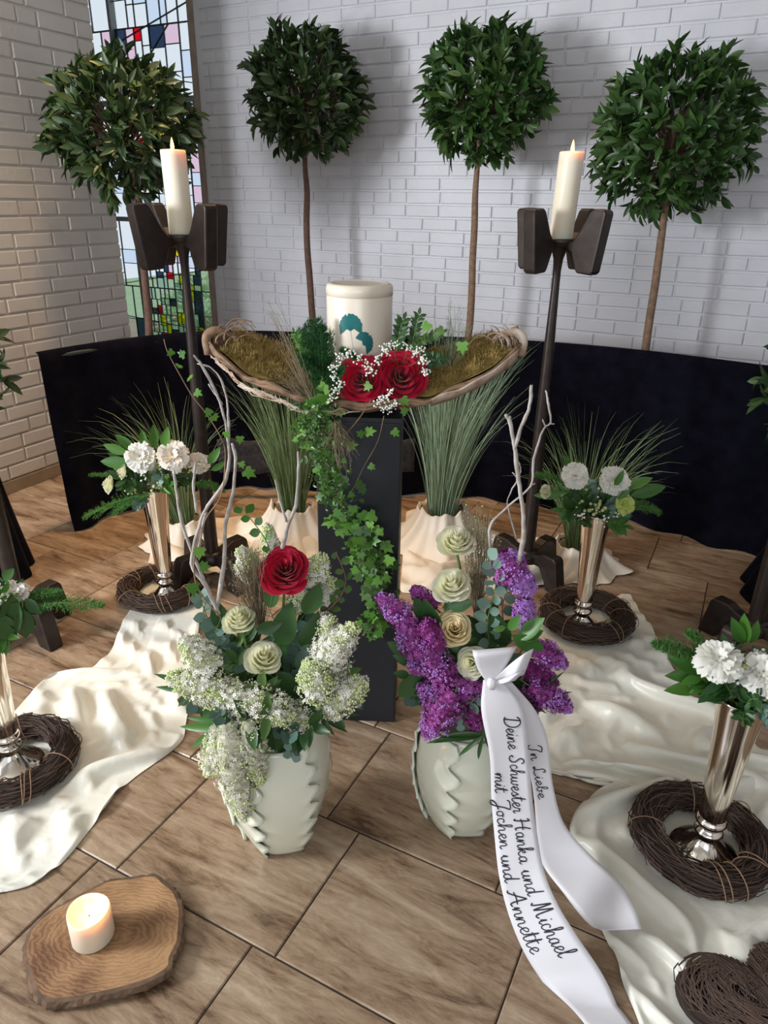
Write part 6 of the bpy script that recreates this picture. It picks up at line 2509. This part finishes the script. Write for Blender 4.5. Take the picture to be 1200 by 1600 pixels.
def silver_bouquet(where, base, Rb, seed, zrim=0.52, nleaf=20):
    """where: 'back left' ... ; foliage fans out of the rim"""
    c = base + UP * (zrim + 0.02)
    rr = random.Random(seed)
    kinds = [(LEAF_RUSCUS, 'dark_green', .060, 'ruscus_sprig', 'dark green leaf sprig'), (LEAF_RUSCUS, 'green', .055, 'ruscus_sprig', 'green leaf sprig'),
             (ROUND, 'euca', .030, 'eucalyptus_sprig', 'grey green round leaved sprig'), (LEAF_SMALL, 'dark_green', .035, 'boxwood_sprig', 'small leaved dark sprig')]
    used = {}
    names = ('right', 'back right', 'back', 'back left', 'left', 'front left', 'front', 'front right')

    def direction(a, el, what):
        w_ = names[int(round(a / (PI / 4))) % 8]
        w_ = ('up ' if el > 0.45 else 'down ' if el < -0.02 else '') + w_
        key_ = (what, w_)
        used[key_] = used.get(key_, 0) + 1
        return w_ + ('' if used[key_] == 1 else ' again' if used[key_] == 2 else ' once more')
    for i in range(nleaf):
        a = 2.39996 * i + rr.uniform(-.3, .3)
        el = rr.uniform(-0.25, 0.75)
        d = Vector((math.cos(a) * math.cos(el), math.sin(a) * math.cos(el), math.sin(el)))
        k = kinds[i % 4]
        L_ = Rb * rr.uniform(0.70, 1.05)
        p1 = c + d * L_
        leaf_sprig(k[3], k[4] + ' pointing ' + direction(a, el, k[4]) + ', %s silver vase' % where, 'foliage', c - UP * 0.05 + d * 0.02, p1, k[0], k[1], 9 if k[2] > .05 else 12, k[2] * rr.uniform(.85, 1.1), k[4] + 's in the %s silver vase' % where, True, 0.015, start=0.30)
    for i in range(2):           # buds and dots
        tips = []
        for _ in range(11):
            a = rr.uniform(0, 2 * PI); el = rr.uniform(0.0, 1.1)
            tips.append(c + Vector((math.cos(a) * math.cos(el), math.sin(a) * math.cos(el), math.sin(el))) * Rb * rr.uniform(0.75, 0.98))
        cluster_spray(('pale green bud spray' if i % 2 else 'tiny white berry spray') + ' in the %s silver vase' % where, 'berry_spray', 'foliage', c, tips, 'budgreen' if i % 2 else 'gyp', None, 0.0065 if i % 2 else 0.0042, 'stem', 0.026, 7, 'buds')
    return c


YA, YB_, YC, YD = VB_L.y, VB_R.y, VF_L.y, VF_R.y
G4 = ('white silk carnations in the silver vases')
silver_bouquet('back left', VB_L, 0.155, 1)
silver_bouquet('back right', VB_R, 0.135, 2)
silver_bouquet('cut off left', VF_L, 0.125, 3)
silver_bouquet('front right', VF_R, 0.115, 4)


def flower_at(lab, px, py, Y, r_, kind, lift=0.5, side=0.0, dense=1.0):
    p = at(px, py, Y)
    carnation(lab, p, tocam(p) + Vector((side, 0, lift)), r_, kind, G4, dense)


flower_at('white carnation with cream top, left of the two in the back left vase', 218, 712, YA - 0.10, .062, 'carn', .4, -.1)
flower_at('cream carnation, right of the two in the back left vase', 270, 711, YA - 0.09, .062, 'carn_cream', .4)
flower_at('small cream carnation half hidden behind a branch, back left vase', 312, 722, YA - 0.02, .045, 'carn_cream', .2, .3)
flower_at('white carnation, left of the two in the back right vase', 898, 740, YB_ - 0.08, .050, 'carn', .5, -.2)
flower_at('white and cream carnation, right of the two in the back right vase', 962, 748, YB_ - 0.07, .056, 'carn', .4, .2)
flower_at('round lime green flower low in the back right vase', 977, 788, YB_ - 0.10, .036, 'lime_flower', .1, .2)
flower_at('large white carnation, left one in the front right vase', 1124, 1027, YD - 0.03, .052, 'carn', .9, -.1)
flower_at('large white carnation at the right picture edge in the front right vase', 1194, 1048, YD - 0.05, .052, 'carn', .8, .1)
flower_at('cream carnation in the silver vase cut off at the left edge', 22, 925, YC + 0.02, .042, 'carn_cream', .8, .1)
for lab, x, y, Y, r_ in (('pale green rose low at the left of the back left vase', 166, 757, YA - 0.08, .034), ('small white rose bud above the pale green rose, back left vase', 188, 737, YA - 0.08, .028),
                         ('yellow green rose bud at the left of the back right vase', 850, 768, YB_ - 0.05, .024)):
    p = at(x, y, Y)
    rose(lab, p, Vector((-0.9, -0.5, 0.35)), r_, 'white_rose', 'rose buds in the silver vases', None, open_=.3)

for (lab, a, b, Y, w, mm) in (
        ('asparagus fern hanging far out left of the back left vase', (235, 770), (132, 806), YA - 0.08, .085, 'fern'),
        ('asparagus fern drooping below the pale rose, back left vase', (238, 772), (178, 800), YA - 0.10, .065, 'fern'),
        ('thin asparagus fern tip pointing left, back left vase', (225, 750), (140, 742), YA - 0.04, .022, 'fern'),
        ('asparagus fern pointing right behind the branches, back left vase', (300, 755), (350, 768), YA - 0.02, .035, 'fern'),
        ('asparagus fern at the right side of the back right vase', (965, 790), (1030, 798), YB_ - 0.04, .06, 'fern'),
        ('asparagus fern at the left side of the back right vase', (890, 760), (838, 742), YB_ - 0.02, .035, 'fern'),
        ('long asparagus fern reaching left from the front right vase', (1110, 1040), (1022, 1008), YD + 0.03, .045, 'fern'),
        ('asparagus fern upright behind the left carnation, front right vase', (1120, 1030), (1075, 990), YD + 0.04, .026, 'fern'),
        ('long feathery fern reaching right from the left edge vase', (20, 950), (162, 946), YC + 0.02, .045, 'fern'),
        ('short feathery fern above the long one, left edge vase', (20, 945), (95, 925), YC + 0.04, .024, 'fern')):
    fern(lab, at(*a, Y), at(*b, Y), w, mm, None, 'fern_frond', 36, 0.0010, 0.012, 0.013)
leaves_at('pointed_leaves', 'pointed green leaves at the left of the front right bouquet', 'foliage',
          [(1110, 1050, 1048, 1030, .02), (1112, 1056, 1042, 1056, .02), (1100, 1075, 1040, 1078, .02), (1105, 1040, 1085, 1008, .02), (1160, 1005, 1145, 968, .05), (1165, 1005, 1162, 962, .05), (1172, 1005, 1185, 972, .05)],
          LEAF_RUSCUS, 'green', 0.9, YD + 0.01, None)
leaves_at('pointed_leaves', 'pointed leaves at the upper left of the back left bouquet', 'foliage',
          [(210, 705, 180, 678, 0), (200, 708, 160, 695, 0), (205, 725, 155, 720, 0), (225, 700, 222, 672, 0), (255, 700, 262, 668, 0), (240, 700, 240, 665, 0), (325, 725, 343, 700, .03), (330, 735, 352, 722, .03)], LEAF_RUSCUS, 'green', 1.0, YA - 0.06, None)
leaves_at('pointed_leaves', 'long pointed leaves at the right of the back right bouquet', 'foliage',
          [(985, 775, 1042, 760, 0), (975, 765, 1020, 745, 0), (890, 735, 882, 712, 0), (960, 760, 975, 735, -.06), (965, 780, 985, 765, -.06), (880, 770, 835, 775, 0)], LEAF_RUSCUS, 'green', 0.9, YB_ - 0.04, None)
leaves_at('pointed_leaves', 'large dark leaves of the left edge bouquet', 'foliage',
          [(30, 940, 5, 1000, -.02), (20, 930, 10, 975, -.02), (35, 950, 40, 1000, -.02), (5, 960, 18, 1010, -.03), (40, 935, 60, 960, 0), (5, 905, 20, 890, 0)], LEAF_RUSCUS, 'dark_green', 1.3, YC - 0.02, None)
